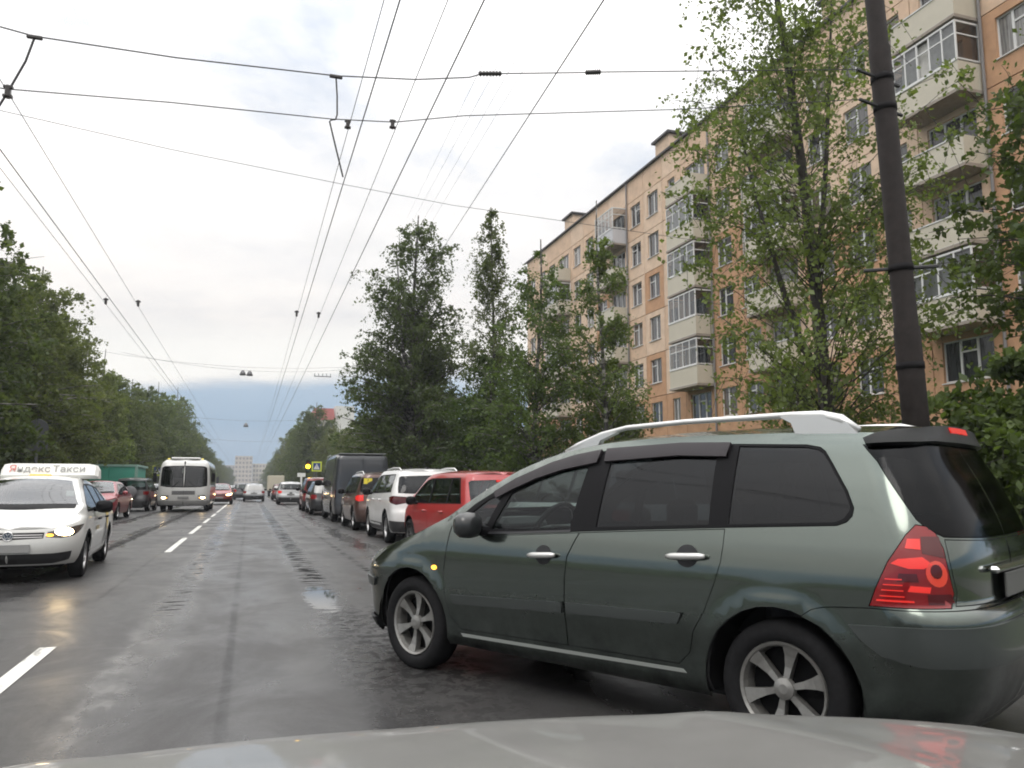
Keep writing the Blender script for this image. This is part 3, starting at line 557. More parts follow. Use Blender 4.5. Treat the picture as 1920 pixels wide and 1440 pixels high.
for i, (x, y, T, s) in enumerate(right): plant('roadside_tree', T, x, y, f'dark roadside tree, {nth[i]} along the row behind the waiting cars', rz=rt.uniform(0, 6.3), s=s, group='trees lining the near side beyond the van')
# shrubs before the block
S1 = grow(2.6, [(.0, 1.1), (.4, 1.6), (.75, 1.2), (1, .3)], 70, 14, 20, .12, 111, base=.05, trunk_r=.04, twig=.6, droop=.2, mtl=LEAF_C, bark=BARK)
S2 = grow(3.1, [(.0, 1.0), (.4, 1.7), (.75, 1.4), (1, .4)], 70, 14, 20, .12, 121, base=.05, trunk_r=.04, twig=.6, droop=.2, mtl=LEAF_C, bark=BARK)
shr = [(10.6, 8.2, S2, 'bright green shrub right behind the brown pole base'), (12.4, 8.6, S1, 'bright green shrub second from the pole, under the balcony windows'), (14.0, 10.2, S2, 'tall green shrub below the lowest visible window of the block'), (12.2, 6.3, S2, 'dark shrub at the edge behind the estate car tailgate'), (14.6, 7.6, S1, 'shrub under the leafy tree at the edge'),
       (13.4, 13.0, S1, 'shrub between the large birch and the brown pole'), (14.0, 16.5, S2, 'shrub behind the trunk of the large birch'), (14.0, 20.5, S2, 'shrub left of the large birch trunk, before the block'), (15.0, 24.5, S2, 'shrub before the block above the estate car roof'), (15.5, 29, S1, 'shrub before the block above the estate car windscreen'), (12.2, 20.5, S2, 'low shrub above the bonnet side of the estate car roof'), (10.2, 29.5, S1, 'small shrub before the white annex')]
for i, (x, y, S, lb) in enumerate(shr): plant('garden_shrub', S, x, y, lb, 'shrub', rz=i*1.3, group='shrubs in front of the apartment block', s=.72 if 6 <= i <= 10 else 1.0)
# ================================================================ VEHICLES
def pchip(pts):
    xs=[p[0] for p in pts]; ys=[p[1] for p in pts]; n=len(xs)
    if n==1: return lambda x:ys[0]
    h=[xs[i+1]-xs[i] for i in range(n-1)]; d=[(ys[i+1]-ys[i])/h[i] for i in range(n-1)]
    m=[d[0]]+[0 if d[i-1]*d[i]<=0 else 2*d[i-1]*d[i]/(d[i-1]+d[i]) for i in range(1,n-1)]+[d[-1]]
    def f(x):
        if x<=xs[0]: return ys[0]
        if x>=xs[-1]: return ys[-1]
        i=bisect.bisect_right(xs,x)-1; t=(x-xs[i])/h[i]; a=1-t
        return ys[i]*(1+2*t)*a*a+ys[i+1]*t*t*(3-2*t)+h[i]*(m[i]*t*a*a-m[i+1]*t*t*a)
    return f
def arc_table(a,b,ratio,n=400):
    # unit superellipse |X|^a+|Y|^b=1, arc length param with X scaled by ratio
    P=[]
    for i in range(n+1):
        q=i/n*math.pi/2
        P.append((math.sin(q)**(2/a) if q>0 else 0.0, max(math.cos(q),0)**(2/b)))
    P[-1]=(1.0,0.0); L=[0]
    for i in range(n): L.append(L[-1]+math.hypot((P[i+1][0]-P[i][0])*ratio,P[i+1][1]-P[i][1]))
    T=[l/L[-1] for l in L]
    def f(t):
        t=min(max(t,0),1); i=min(bisect.bisect_right(T,t)-1,n-1); k=(t-T[i])/(T[i+1]-T[i])
        return P[i][0]+(P[i+1][0]-P[i][0])*k, P[i][1]+(P[i+1][1]-P[i][1])*k
    Xs=[p[0] for p in P]; Yn=[-p[1] for p in P]
    def fx(X):
        X=min(max(X,0),1); i=min(max(bisect.bisect_right(Xs,X)-1,0),n-1); dd=Xs[i+1]-Xs[i]
        return T[i]+(T[i+1]-T[i])*((X-Xs[i])/dd if dd>1e-12 else 0)
    def fy(Y):
        Y=min(max(Y,0),1); i=min(max(bisect.bisect_right(Yn,-Y)-1,0),n-1); dd=Yn[i+1]-Yn[i]
        return T[i]+(T[i+1]-T[i])*((-Y-Yn[i])/dd if dd>1e-12 else 0)
    return f,fx,fy,L[-1]
class Body:
    def __init__(s,xr,xf,wz,top,crown,Dr,Df,taper=None,flare=None,er=(2.2,4.0),ef=(2.0,3.0),edge=(.03,.10)):
        s.xr=pchip(xr); s.xf=pchip(xf); s.wz=pchip(wz); s.top=pchip(top); s.crown=pchip(crown)
        s.Dr=pchip(Dr); s.Df=pchip(Df); s.taper=pchip(taper or [(0,1)]); s.flare=flare or []; s.edge=edge
        wm=max(p[1] for p in wz); s.wm=wm
        dr=sum(p[1] for p in Dr)/len(Dr); df=sum(p[1] for p in Df)/len(Df)
        s.R=arc_table(er[0],er[1],dr/wm); s.F=arc_table(ef[0],ef[1],df/wm)
        s.LR=s.R[3]*wm; s.LF=s.F[3]*wm
        lo,hi=top[0][0]-.5,top[len(top)//2][0]
        for i in range(50):
            m=(lo+hi)/2
            if m<s.xr(s.top(m)): lo=m
            else: hi=m
        s.xtail=hi
        lo,hi=top[len(top)//2][0],top[-1][0]+.5
        for i in range(50):
            m=(lo+hi)/2
            if m<s.xf(s.top(m)): lo=m
            else: hi=m
        s.xnose=lo
    def W(s,x,z):
        w=s.wz(z)*s.taper(x)
        for (cx,cz,R,a,b) in s.flare:
            d=math.hypot(x-cx,z-cz)-R; w+=a*math.exp(-(d/b)**2)
        e=s.top(x)-z
        if e<s.edge[1]: w-=s.edge[0]*(1-max(e,0)/s.edge[1])**2
        return w
    def wall(s,u,z):
        D=s.Dr(z); x0=s.xr(z)+D
        if u<x0:
            X,Y=s.R[0]((x0-u)/s.LR); return (x0-X*D, s.W(x0,z)*Y, z)
        D=s.Df(z); x1=s.xf(z)-D
        if u>x1:
            X,Y=s.F[0]((u-x1)/s.LF); return (x1+X*D, s.W(x1,z)*Y, z)
        return (u,s.W(u,z),z)
    def sx(s,x,z):
        D=s.Dr(z); x0=s.xr(z)+D
        if x<x0: return x0-s.LR*s.R[1]((x0-x)/D)
        D=s.Df(z); x1=s.xf(z)-D
        if x>x1: return x1+s.LF*s.F[1]((x-x1)/D)
        return x
    def sr(s,y,z):
        x0=s.xr(z)+s.Dr(z); return x0-s.LR*s.R[2](y/s.W(x0,z))
    def sf(s,y,z):
        x1=s.xf(z)-s.Df(z); return x1+s.LF*s.F[2](y/s.W(x1,z))
    def half(s,x):
        z=s.top(x); return s.wall(s.sx(x,z),z)[1]
    def cap(s,x,v):
        w=s.half(x); k=min(1,w/(.75*s.wm)); z=s.top(x)+s.crown(x)*(k*k*(3-2*k))*(1-abs(v)**2.2)
        return (x,w*v,z)
def subdiv(poly, g):
    out = []
    for i, p in enumerate(poly):
        q = poly[(i+1) % len(poly)]; n = max(1, int(math.hypot(q[0]-p[0], q[1]-p[1])/g+.999))
        out += [(p[0]+(q[0]-p[0])*k/n, p[1]+(q[1]-p[1])*k/n) for k in range(n)]
    return out
def area2(P): return sum(P[i][0]*P[(i+1) % len(P)][1]-P[(i+1) % len(P)][0]*P[i][1] for i in range(len(P)))
def inset_poly(P, d):
    if d == 0: return P
    if area2(P) < 0: P = P[::-1]
    n = len(P); out = []
    for i in range(n):
        a, b, c = P[i-1], P[i], P[(i+1) % n]; e1 = (b[0]-a[0], b[1]-a[1]); e2 = (c[0]-b[0], c[1]-b[1]); l1 = math.hypot(*e1) or 1e-9; l2 = math.hypot(*e2) or 1e-9
        n1 = (-e1[1]/l1, e1[0]/l1); n2 = (-e2[1]/l2, e2[0]/l2); m = (n1[0]+n2[0], n1[1]+n2[1]); k = 1+n1[0]*n2[0]+n1[1]*n2[1]; k = max(k, .4)
        out.append((b[0]+m[0]/k*d, b[1]+m[1]/k*d))
    return out
def pip(P, poly):
    x, y = P[:, 0], P[:, 1]; r = np.zeros(len(P), bool); Q = np.array(poly); Q2 = np.roll(Q, -1, 0)
    for (x1, y1), (x2, y2) in zip(Q, Q2):
        if y1 == y2: continue
        c = ((y1 > y) != (y2 > y)) & (x < (x2-x1)*(y-y1)/(y2-y1)+x1); r ^= c
    return r
def edist(P, poly):
    d = np.full(len(P), 9.)
    Q = np.array(poly); Q2 = np.roll(Q, -1, 0)
    for a, b in zip(Q, Q2):
        e = b-a; l = e@e
        if l < 1e-12: continue
        t = np.clip(((P-a)@e)/l, 0, 1); d = np.minimum(d, np.linalg.norm(P-a-t[:, None]*e, axis=1))
    return d
def surf(fn, poly, holes=(), g=.06, off=0.0, rim=.012, mirror=None, flip=False):
    """triangulate a region of a parametric surface; returns V, F, N"""
    poly = subdiv(poly, g); holes = [subdiv(h, g) for h in holes]
    P = np.array(poly); lo, hi = P.min(0), P.max(0); pts = list(poly); edges = [(i, (i+1) % len(poly)) for i in range(len(poly))]
    for h in holes: n0 = len(pts); pts += h; edges += [(n0+i, n0+(i+1) % len(h)) for i in range(len(h))]
    gx = np.arange(lo[0]+g/2, hi[0], g); gy = np.arange(lo[1]+g/2, hi[1], g)
    if len(gx) and len(gy):
        Gp = np.array([(x+(g/2 if j % 2 else 0), y_) for j, y_ in enumerate(gy) for x in gx]); ok = pip(Gp, poly) & (edist(Gp, poly) > .4*g)
        for h in holes: ok &= ~pip(Gp, h) & (edist(Gp, h) > .4*g)
        pts += [tuple(q) for q in Gp[ok]]
    r = delaunay_2d_cdt([Vector(p) for p in pts], edges, [], 0, 1e-5); V2 = [(v.x, v.y) for v in r[0]]; F = [tuple(f) for f in r[2]]
    C = np.array([[sum(V2[i][0] for i in f)/3, sum(V2[i][1] for i in f)/3] for f in F]); ok = pip(C, poly)
    for h in holes: ok &= ~pip(C, h)
    F = [f for f, k in zip(F, ok) if k]; V = []; Nn = []; e = .006
    for (u, v) in V2:
        p = np.array(fn(u, v)); du = np.array(fn(u+e, v))-np.array(fn(u-e, v)); dv = np.array(fn(u, v+e))-np.array(fn(u, v-e)); n = np.cross(du, dv); l = np.linalg.norm(n)
        n = n/l if l > 1e-12 else np.array([0, 0, 1.]); n = -n if flip else n; V.append(p+n*off); Nn.append(n)
    if flip: F = [f[::-1] for f in F]
    if rim > 0:      # turned-in edge
        cnt = {}
        for f in F:
            for i in range(3):
                a, b = f[i], f[(i+1) % 3]
                if (b, a) in cnt: del cnt[(b, a)]
                else: cnt[(a, b)] = 1
        m_ = {}
        def rimv(i, a, b):
            t = V[b]-V[a]; o_ = np.cross(t, Nn[i]); l = np.linalg.norm(o_); o_ = o_/l if l > 1e-9 else Nn[i]
            if i not in m_: m_[i] = (len(V), len(V)+1); V.append(V[i].copy()); Nn.append(o_); V.append(V[i]-Nn[i]*rim); Nn.append(o_)
            return m_[i]
        for (a, b) in list(cnt): (a0, a1), (b0, b1) = rimv(a, a, b), rimv(b, a, b); F.append((b0, a0, a1)); F.append((b0, a1, b1))
    return V, F, Nn
def mirrored(V, F, Nn):
    M = np.array([1, -1, 1]); return [v*M for v in V], [f[::-1] for f in F], [n*M for n in Nn]
def joined(*parts):
    V, F, Nn = [], [], []
    for a, b, c in parts: k = len(V); V += a; F += [tuple(i+k for i in f) for f in b]; Nn += c
    return V, F, Nn
class Car:
    def __init__(s, B, root, g=.06, zb=.24, wheels=((0, .31), (2.7, .31)), Ra=.385, wr=.31, gap=.004):
        s.B = B; s.e = root; s.g = g; s.zb = zb; s.wheels = wheels; s.Ra = Ra; s.wr = wr; s.holes = []; s.gap = gap; s.caph = []
    def cv(s, pts):
        B = s.B; o = []
        for p in pts:
            if p[0] == 'r': o.append((B.sr(p[1], p[2]), p[2]))
            elif p[0] == 'f': o.append((B.sf(p[1], p[2]), p[2]))
            elif p[0] == 'u': o.append((p[1], p[2]))
            else: o.append((B.sx(p[0], p[1]), p[1]))
        return o
    def wall(s, name, m, pts, mode='pair', off=0.0, hole=True, rim=.012, holes=(), parent=None, g=None, raw=False, label=None):
        P = s.cv(pts); g = g or s.g
        if hole: s.holes.append(P)
        Q = inset_poly(P, s.gap) if hole and not raw else P; H = [s.cv(h) for h in holes]
        a = surf(lambda u, z: s.B.wall(u, z), Q, H, g, off, 0 if mode == 'span' else rim, flip=True)
        if mode == 'span': a = joined(a, mirrored(*a)); V, F, Nn = a; return mesh(name, V, F, m, parent or s.e, nrm=Nn, label=label)
        o1 = mesh(name, *a[:2], m, parent or s.e, nrm=a[2], label=label)
        if mode == 'pair': b = mirrored(*a); return o1, mesh(name, *b[:2], m, parent or s.e, nrm=b[2])
        return o1
    def body(s, name, m, gx=None):
        B = s.B; zb = s.zb; P = []
        zr = np.linspace(zb, B.top(B.xtail), 9); zf = np.linspace(B.top(B.xnose), zb, 9)
        seq = [('u0', zb)]
        pts = [(B.sr(0, zb), zb)]
        (xa, za), (xb, zb2) = s.wheels; Ra = s.Ra
        for (cx, cz) in ((xa, za), (xb, zb2)):
            q0 = math.asin((zb-cz)/Ra) if abs(zb-cz) < Ra else 0
            for k in range(17): q = math.pi-q0-(math.pi-2*q0)*k/16; x = cx+Ra*math.cos(q); z = cz+Ra*math.sin(q); pts.append((B.sx(x, z), z))
        pts.append((B.sf(0, zb), zb))
        for z in zf[::-1][1:]: pts.append((B.sf(0, z), z))
        n = 60
        for k in range(1, n): t = k/n; x = B.xnose+(B.xtail-B.xnose)*(1-math.cos(math.pi*t))/2; z = B.top(x); pts.append((B.sx(x, z), z))
        for z in zr[::-1]: pts.append((B.sr(0, z), z))
        pts = pts[:-1]
        a = surf(lambda u, z: B.wall(u, z), pts, s.holes, s.g, 0, 0, flip=True); b = mirrored(*a); V, F, Nn = joined(a, b); s.outline = pts
        return mesh(name, V, F, m, s.e, nrm=Nn)
    def shell(s, inset=.03, zlo=None, glassholes=()):
        B = s.B; a = surf(lambda u, z: B.wall(u, z), s.outline, glassholes, .12, -inset, 0, flip=True); b = mirrored(*a); V, F, Nn = joined(a, b)
        return mesh('inner_shell', V, F, DARKIN, s.e, nrm=Nn)
    def cap(s, name, m, x0, x1, b0=0, b1=0, v=1.0, hole=False, off=0.0, holes=(), v0=None, v1=None, inset=0.0, g=None):
        K = s.B.wm; v0 = v0 or v; v1 = v1 or v; n = 14; pl = []
        for k in range(n+1): q = -1+2*k/n; pl.append((x0+b0*(1-q*q), q*v0*K))
        for k in range(n+1): q = 1-2*k/n; pl.append((x1+b1*(1-q*q), q*v1*K))
        if hole: s.caph.append(pl)
        if inset: pl = inset_poly(pl, inset)
        V, F, Nn = surf(lambda x, y: s.B.cap(x, max(-1, min(1, y/K))), pl, holes, g or s.g, off, 0)
        return mesh(name, V, F, m, s.e, nrm=Nn), pl
    def add_wheels(s, tyre, rim, yo=.70):
        for i, (cx, cz) in enumerate(s.wheels):
            for sd in (1, -1):
                w_ = inst('wheel', tyre, s.e, (cx, sd*yo, s.wr), (0, 0, 0 if sd > 0 else math.pi)); inst('rim', rim, w_, rot=(0, 1.1*i+.3*sd, 0))
def tyre_mesh(rad, rimr, wd, n=40):
    mb = MB(); h = wd/2; sd = rad-rimr
    prof = [(rimr*.97, -h*.75), (rimr+.01, -h*.92), (rimr+sd*.45, -h), (rad-sd*.16, -h*.86), (rad-.004, -h*.66), (rad, -h*.3), (rad, h*.3), (rad-.004, h*.66), (rad-sd*.16, h*.86), (rimr+sd*.45, h), (rimr+.01, h*.92), (rimr*.97, h*.75)]
    mb.lathe(prof, n, 'y'); m_ = bpy.data.meshes.new('tyre'); m_.from_pydata(mb.V, [], mb.F); m_.materials.append(RUBBER); m_.polygons.foreach_set('use_smooth', [True]*len(m_.polygons)); fixm(m_); return m_
def fixm(me):
    import bmesh
    bm = bmesh.new(); bm.from_mesh(me); bmesh.ops.recalc_face_normals(bm, faces=bm.faces); bm.to_mesh(me); bm.free()
def rim_mesh(rimr, wd, spokes=6, m=None, wide=.36, n=36):
    mb = MB(); h = wd/2
    mb.lathe([(rimr*.99, h*.78), (rimr*.96, h*.94), (rimr*.90, h*.86), (rimr*.86, h*.55), (rimr*.84, -h*.6)], n, 'y')
    for k in range(spokes):
        q = 2*math.pi*k/spokes; c, s_ = math.cos(q), math.sin(q); P = []
        for (r, w_, y_) in ((rimr*.16, .11, h*.66), (rimr*.45, .15, h*.60), (rimr*.70, .24, h*.66), (rimr*.90, wide, h*.80)):
            hw = w_*rimr*.5
            for sg in (-1, 1): P.append((r*c-sg*hw*s_, y_, r*s_+sg*hw*c))
            for sg in (1, -1): P.append((r*c-sg*hw*.8*s_, y_-.05, r*s_+sg*hw*.8*c))
        F = []
        for i in range(3):
            for j in range(4): j2 = (j+1) % 4; F.append((i*4+j, i*4+j2, i*4+4+j2, i*4+4+j))
        mb.add(P, F)
    mb.lathe([(0.0001, h*.80), (rimr*.10, h*.80), (rimr*.22, h*.72), (rimr*.25, h*.5)], 18, 'y')
    nv = len(mb.V); mb.lathe([(0.0001, -h*.1), (rimr*.85, -h*.1)], 20, 'y')
    nf = len(mb.F); m_ = bpy.data.meshes.new('rim'); m_.from_pydata(mb.V, [], mb.F); m_.materials.append(m or ALLOY); m_.materials.append(BLACK)
    m_.polygons.foreach_set('material_index', [0]*(nf-20)+[1]*20); fixm(m_); return m_
def seat_mesh():
    mb = MB(); mb.box(-.25, .25, -.24, .24, 0, .14, .05); mb.box(-.36, -.20, -.24, .24, .10, .70, .06); mb.box(-.40, -.30, -.13, .13, .72, .90, .04); mb.box(-.36, -.34, -.08, .08, .66, .74)
    m_ = bpy.data.meshes.new('seat'); m_.from_pydata(mb.V, [], mb.F); m_.materials.append(SEATM); return m_
SEAT = seat_mesh()
def cabin(e, xa, xw, belt, wid, floor=.32, sx=.60, wheel_side=1, rows=2):
    """dashboard, seats and steering wheel. xa: x of the driver's hip, xw: x of the windscreen base"""
    MB().box(xa-1.75, xw+.15, -wid*.82, wid*.82, floor-.12, floor, .02).build('floor_pan', DARKIN, e)
    MB().box(xw-.42, xw+.05, -wid*.86, wid*.86, floor+.2, belt-.03, .08).build('dashboard', DARKIN, e)
    hd = belt-.72
    for y_ in (.36, -.36): inst('seat', SEAT, e, (xa, y_, hd), scale=(1, 1, 1))
    MB().box(xa-1.05, xa-.5, -wid*.78, wid*.78, hd, hd+.16, .05).box(xa-1.15, xa-.95, -wid*.78, wid*.78, hd+.1, hd+.68, .06).build('rear_bench', SEATM, e)
    st = MB()
    cx, cz = xw-sx, belt-.03; ct, sn = math.cos(R(62)), math.sin(R(62)); P = [(cx+.19*math.sin(q)*-ct, .36*wheel_side+.19*math.cos(q), cz+.19*math.sin(q)*sn) for q in np.linspace(0, 2*math.pi, 25)]
    st.tube(P, .018, 6, False); st.tube([(cx, .36*wheel_side-.17, cz), (cx+.03, .36*wheel_side, cz-.02), (cx, .36*wheel_side+.17, cz)], [.018, .05, .018], 6); st.tube([(cx, .36*wheel_side, cz), (cx+.25, .36*wheel_side, cz-.12)], .03, 6)
    st.build('steering_wheel', BLACK, e, True)
def mirror_part(e, x, y, z, m, s=1.0, face=-1):
    for sd in (1, -1):
        mb = MB(); P = []; rings = [(.0, .55), (.035, .95), (.08, 1.0), (.12, .82), (.145, .35)]
        for (d, k) in rings:
            for a in range(12):
                q = 2*math.pi*a/12; P.append((x+d*s*(-face)*1.0, sd*(y+.10*s)+.105*s*k*(abs(math.cos(q))**.7)*math.copysign(1, math.cos(q)), z+.085*s*k*(abs(math.sin(q))**.7)*math.copysign(1, math.sin(q))))
        F = [(i*12+a, i*12+(a+1) % 12, i*12+12+(a+1) % 12, i*12+12+a) for i in range(4) for a in range(12)]+[tuple(range(12)), tuple(range(48, 60))]
        mb.add(P, F); o = mb.build('mirror', m, e, True); fix_normals(o)
        MB().tube([(x+.03*s*(-face), sd*(y+.03), z-.03*s), (x, sd*(y-.09), z-.05*s)], [.035*s, .03*s], 8).build('stalk', BLACK, o)
def text(name, s, m, parent, loc, rot, size, align='CENTER', ext=.002):
    c = bpy.data.curves.new(name, 'FONT'); c.body = s; c.size = size; c.align_x = align; c.align_y = 'CENTER'; c.extrude = ext; c.materials.append(m)
    t_ = bpy.data.objects.new(name, c); COL.objects.link(t_); dg = bpy.context.evaluated_depsgraph_get(); me = bpy.data.meshes.new_from_object(t_.evaluated_get(dg)); bpy.data.objects.remove(t_)
    if not len(me.materials): me.materials.append(m)
    return inst(name, me, parent, loc, rot)
# ---------------------------------------------------------------- the grey-green estate car in front
MAIN = dict(xr=[(.2, -.74), (.35, -.82), (.55, -.86), (.70, -.86), (.76, -.80), (.9, -.80), (1.05, -.775), (1.25, -.70), (1.46, -.60), (1.6, -.56)],
 xf=[(.18, 3.44), (.28, 3.56), (.38, 3.60), (.46, 3.605), (.58, 3.62), (.68, 3.60), (.76, 3.53), (.86, 3.36), (.95, 3.15)],
 wz=[(.18, .77), (.27, .835), (.31, .838), (.40, .845), (.60, .868), (.80, .868), (.92, .855), (1.02, .828), (1.25, .745), (1.45, .655), (1.53, .62)],
 top=[(-.9, 1.44), (-.6, 1.490), (-.3, 1.515), (.2, 1.53), (.7, 1.535), (1.1, 1.52), (1.45, 1.475), (1.77, 1.385), (1.97, 1.295), (2.24, 1.145), (2.43, 1.03), (2.56, .972), (2.76, .905), (3.0, .835), (3.2, .775), (3.45, .70), (3.6, .66)],
 crown=[(-.9, .06), (0, .06), (1.0, .055), (1.45, .07), (1.9, .11), (2.3, .10), (2.5, .075), (3.0, .07), (3.5, .05)],
 Dr=[(.2, .40), (.7, .40), (.8, .36), (1.1, .30), (1.5, .24)], Df=[(.2, .72), (.6, .76), (.9, .75)],
 taper=[(-.9, .975), (0, 1), (1.6, 1), (2.6, .99), (3.4, .965)], flare=[(0, .31, .385, .012, .06), (2.708, .31, .385, .016, .06)], er=(2.2, 4.5), ef=(2.2, 3.0))
GREEN = paint('grey_green_metallic', (.104, .124, .110), .94, .16, .85, (.010, .011, .011), (.10, .80))  # near-black grime colour also paints the shaded lower body
B = Body(**MAIN)
ec = empty('estate_car', (3.138, 3.709, 0), R(118.226), 'grey-green metallic estate car cutting in ahead with silver roof rails', 'car')
C = Car(B, ec, .05, .215, ((0, .31), (2.708, .31)), .385, .31, .004)
dlo = [(2.247, .987), (2.215, .95), (2.168, .938), (1.7, .962), (1.194, .995), (.75, 1.022), (.267, 1.048), (-.29, 1.075), (-.335, 1.092), (-.358, 1.12), (-.363, 1.157), (-.327, 1.236), (-.245, 1.361), (-.20, 1.425), (-.17, 1.447), (-.098, 1.462), (.281, 1.479), (.62, 1.490), (1.104, 1.473), (1.35, 1.445), (1.526, 1.404), (1.769, 1.315), (1.95, 1.235), (2.13, 1.14), (2.21, 1.08), (2.255, 1.03)]
p_q = [(2.20, 1.0), (2.165, .978), (1.985, .985), (1.875, 1.225), (2.02, 1.165), (2.13, 1.09), (2.19, 1.04)]
p_f = [(1.925, .985), (1.6, .998), (1.275, 1.015), (1.235, 1.39), (1.45, 1.355), (1.65, 1.295), (1.81, 1.225)]
p_r = [(1.085, 1.025), (.365, 1.062), (.385, 1.425), (.75, 1.43), (1.08, 1.405)]
p_k = [(.255, 1.066), (-.28, 1.092), (-.32, 1.11), (-.34, 1.14), (-.345, 1.162), (-.31, 1.236), (-.228, 1.361), (-.185, 1.418), (-.155, 1.437), (-.1, 1.449), (.265, 1.466)]
C.wall('window_surround', BLACK, dlo, holes=[p_q, p_f, p_r, p_k])
for nm, P_, G_ in (('quarter_window', p_q, G_MID), ('front_side_window', p_f, G_CLEAR), ('rear_side_window', p_r, G_TINT), ('rear_quarter_window', p_k, G_TINT)): C.wall(nm, G_, P_, hole=False, off=-.006, rim=0)
fd = [(2.30, .998), (2.25, .983), (2.215, .946), (2.168, .934), (1.7, .958), (1.194, .991), (1.235, .915), (1.268, .852), (1.287, .73), (1.291, .548), (1.285, .345), (2.20, .325), (2.29, .40), (2.34, .55), (2.351, .683), (2.345, .76), (2.328, .836)]
rd = [(1.192, .991), (.75, 1.018), (.267, 1.044), (.266, .96), (.275, .88), (.309, .778), (.373, .632), (.44, .53), (.47, .42), (.54, .35), (1.283, .345), (1.291, .548), (1.287, .73), (1.268, .852), (1.235, .915)]
fdo = C.wall('front_door', GREEN, fd); rdo = C.wall('rear_door', GREEN, rd)
for do, sdn in ((fdo, None), (rdo, None)): pass
TRIMGREEN = mat('moulding_green', (.045, .052, .050), .4, .3, .3)
SILL_HL = mat('sill_highlight_grey', (.34, .36, .34), .35, .5)  # pale grey for the painted sill highlight
# mouldings and handles belong to their door
def wall_on(parts, name, m, pts, off, rim=.014, g=.05):
    a = surf(lambda u, z: B.wall(u, z), C.cv(pts), (), g, off, rim, flip=True); b = mirrored(*a)
    return mesh(name, *a[:2], m, parts[0], nrm=a[2]), mesh(name, *b[:2], m, parts[1], nrm=b[2])
wall_on(fdo, 'moulding', TRIMGREEN, [(2.275, .546), (1.305, .590), (1.305, .530), (2.25, .488)], .014)
wall_on(rdo, 'moulding', TRIMGREEN, [(1.27, .592), (.50, .612), (.53, .556), (1.27, .532)], .014)
HANDLE = mat('silver_handle', (.62, .62, .60), .3, .6)
def handle(parts, x0, x1, z):
    xm = (x0+x1)/2; wall_on(parts, 'handle_recess_shade', DARKIN, [(xm+.065*math.cos(q), z+.058*math.sin(q)) for q in np.linspace(0, 2*math.pi, 17)[:-1]], .0015, 0, .03)  # flat dark disc paints the shade inside the handle cup
    for i, sd in enumerate((1, -1)):
        y_ = B.wall(xm, z)[1]; mb = MB(); ts = np.linspace(0, 1, 9)
        mb.tube([(x0+(x1-x0)*t, sd*(y_+.012+.024*math.sin(math.pi*min(max(t, .05), .95))**.5), z+.012*(t-.5)) for t in ts], [.010, .016, .018, .018, .018, .018, .018, .017, .011], 8); mb.build('door_handle', HANDLE, parts[i], True)
handle(fdo, 1.558, 1.345, .850); handle(rdo, .582, .355, .900)
C.wall('sill_highlight', SILL_HL, [(2.20, .302), (.52, .330), (.50, .312), (2.18, .283)], hole=False, off=.004, rim=.01)  # light strip painted where the sill ridge would reflect the sky
lampP = [(-.612, 1.092), (-.578, 1.046), (-.514, .932), (-.463, .817), (-.431, .738), ('u', -.589, .738), ('u', -.742, .740), ('u', -.785, .80), ('u', -.777, .892), ('u', -.766, .99), ('u', -.735, 1.055), ('u', -.69, 1.085)]
tl = C.wall('tail_lamp', LAMP_RED, lampP, rim=.02, g=.03)
def lamp_bits(pts, m, off, name='lamp_cell'): wall_on(tl, name, m, [('u', *p) for p in pts], off, .003, .03)
lamp_bits([(-.66, 1.04), (-.745, 1.04), (-.765, .95), (-.66, .97)], LAMP_DRED, .002)
lamp_bits([(-.60, 1.03), (-.655, 1.03), (-.655, .985), (-.59, .99)], LAMP_RON, .003)
lamp_bits([(-.56, .945), (-.66, .955), (-.70, .925), (-.66, .905), (-.60, .905), (-.53, .925)], LAMP_RON, .003)
lamp_bits([(-.66, .80), (-.765, .80), (-.77, .755), (-.65, .755)], LAMP_DRED, .002)
lamp_bits([(-.56, .885), (-.63, .885), (-.635, .85), (-.55, .85)], LAMP_DRED, .002)
lamp_bits([(-.60, .835), (-.68, .83), (-.67, .805), (-.585, .81)], LAMP_RON, .003)
for zz_ in (.862, .838, .815, .790): lamp_bits([(-.505-(.862-zz_)*-.35, zz_), (-.57, zz_), (-.57, zz_-.005), (-.503-(.862-zz_)*-.35, zz_-.005)], LAMP_RON, .0025)
lamp_bits([(-.465, .772), (-.60, .772), (-.60, .764), (-.462, .764)], LAMP_RON, .0025)
lamp_bits([(-.715+.048*math.cos(q), .885+.055*math.sin(q)) for q in np.linspace(0, 6.283, 17)[:-1]], mat('tail_lamp_mid', (.42, .03, .02), .15, 0, 1, emit=(1, .08, .03), estr=.25), .003)
lamp_bits([(-.712+.026*math.cos(q), .895+.030*math.sin(q)) for q in np.linspace(0, 6.283, 13)[:-1]], LAMP_DRED, .006)
gr = [(-.367, 1.452), (-.44, 1.37), (-.48, 1.308), ('u', -.645, 1.11), ('u', -.70, 1.065), ('u', -.776, 1.035), ('r', .35, 1.022), ('r', 0, 1.02), ('r', 0, 1.46), ('r', .40, 1.462)]
C.wall('rear_window', G_REAR, gr, 'span', rim=0)
tg = [('u', -.775, 1.028), ('u', -.790, .892), ('u', -.797, .80), ('u', -.765, .747), ('r', .3, .742), ('r', 0, .742), ('r', 0, 1.013), ('r', .35, 1.015)]
C.wall('tailgate', GREEN, tg, 'span')
bp_ = [(-.128, .664), (-.179, .701), (-.23, .715), (-.281, .722), (-.431, .732), ('u', -.589, .732), ('u', -.75, .734), ('r', .3, .736), ('r', 0, .736), ('r', 0, .26), (-.40, .235), (-.375, .40), (-.345, .48), (-.30, .555), (-.22, .625)]
C.wall('rear_bumper', GREEN, bp_, 'span')
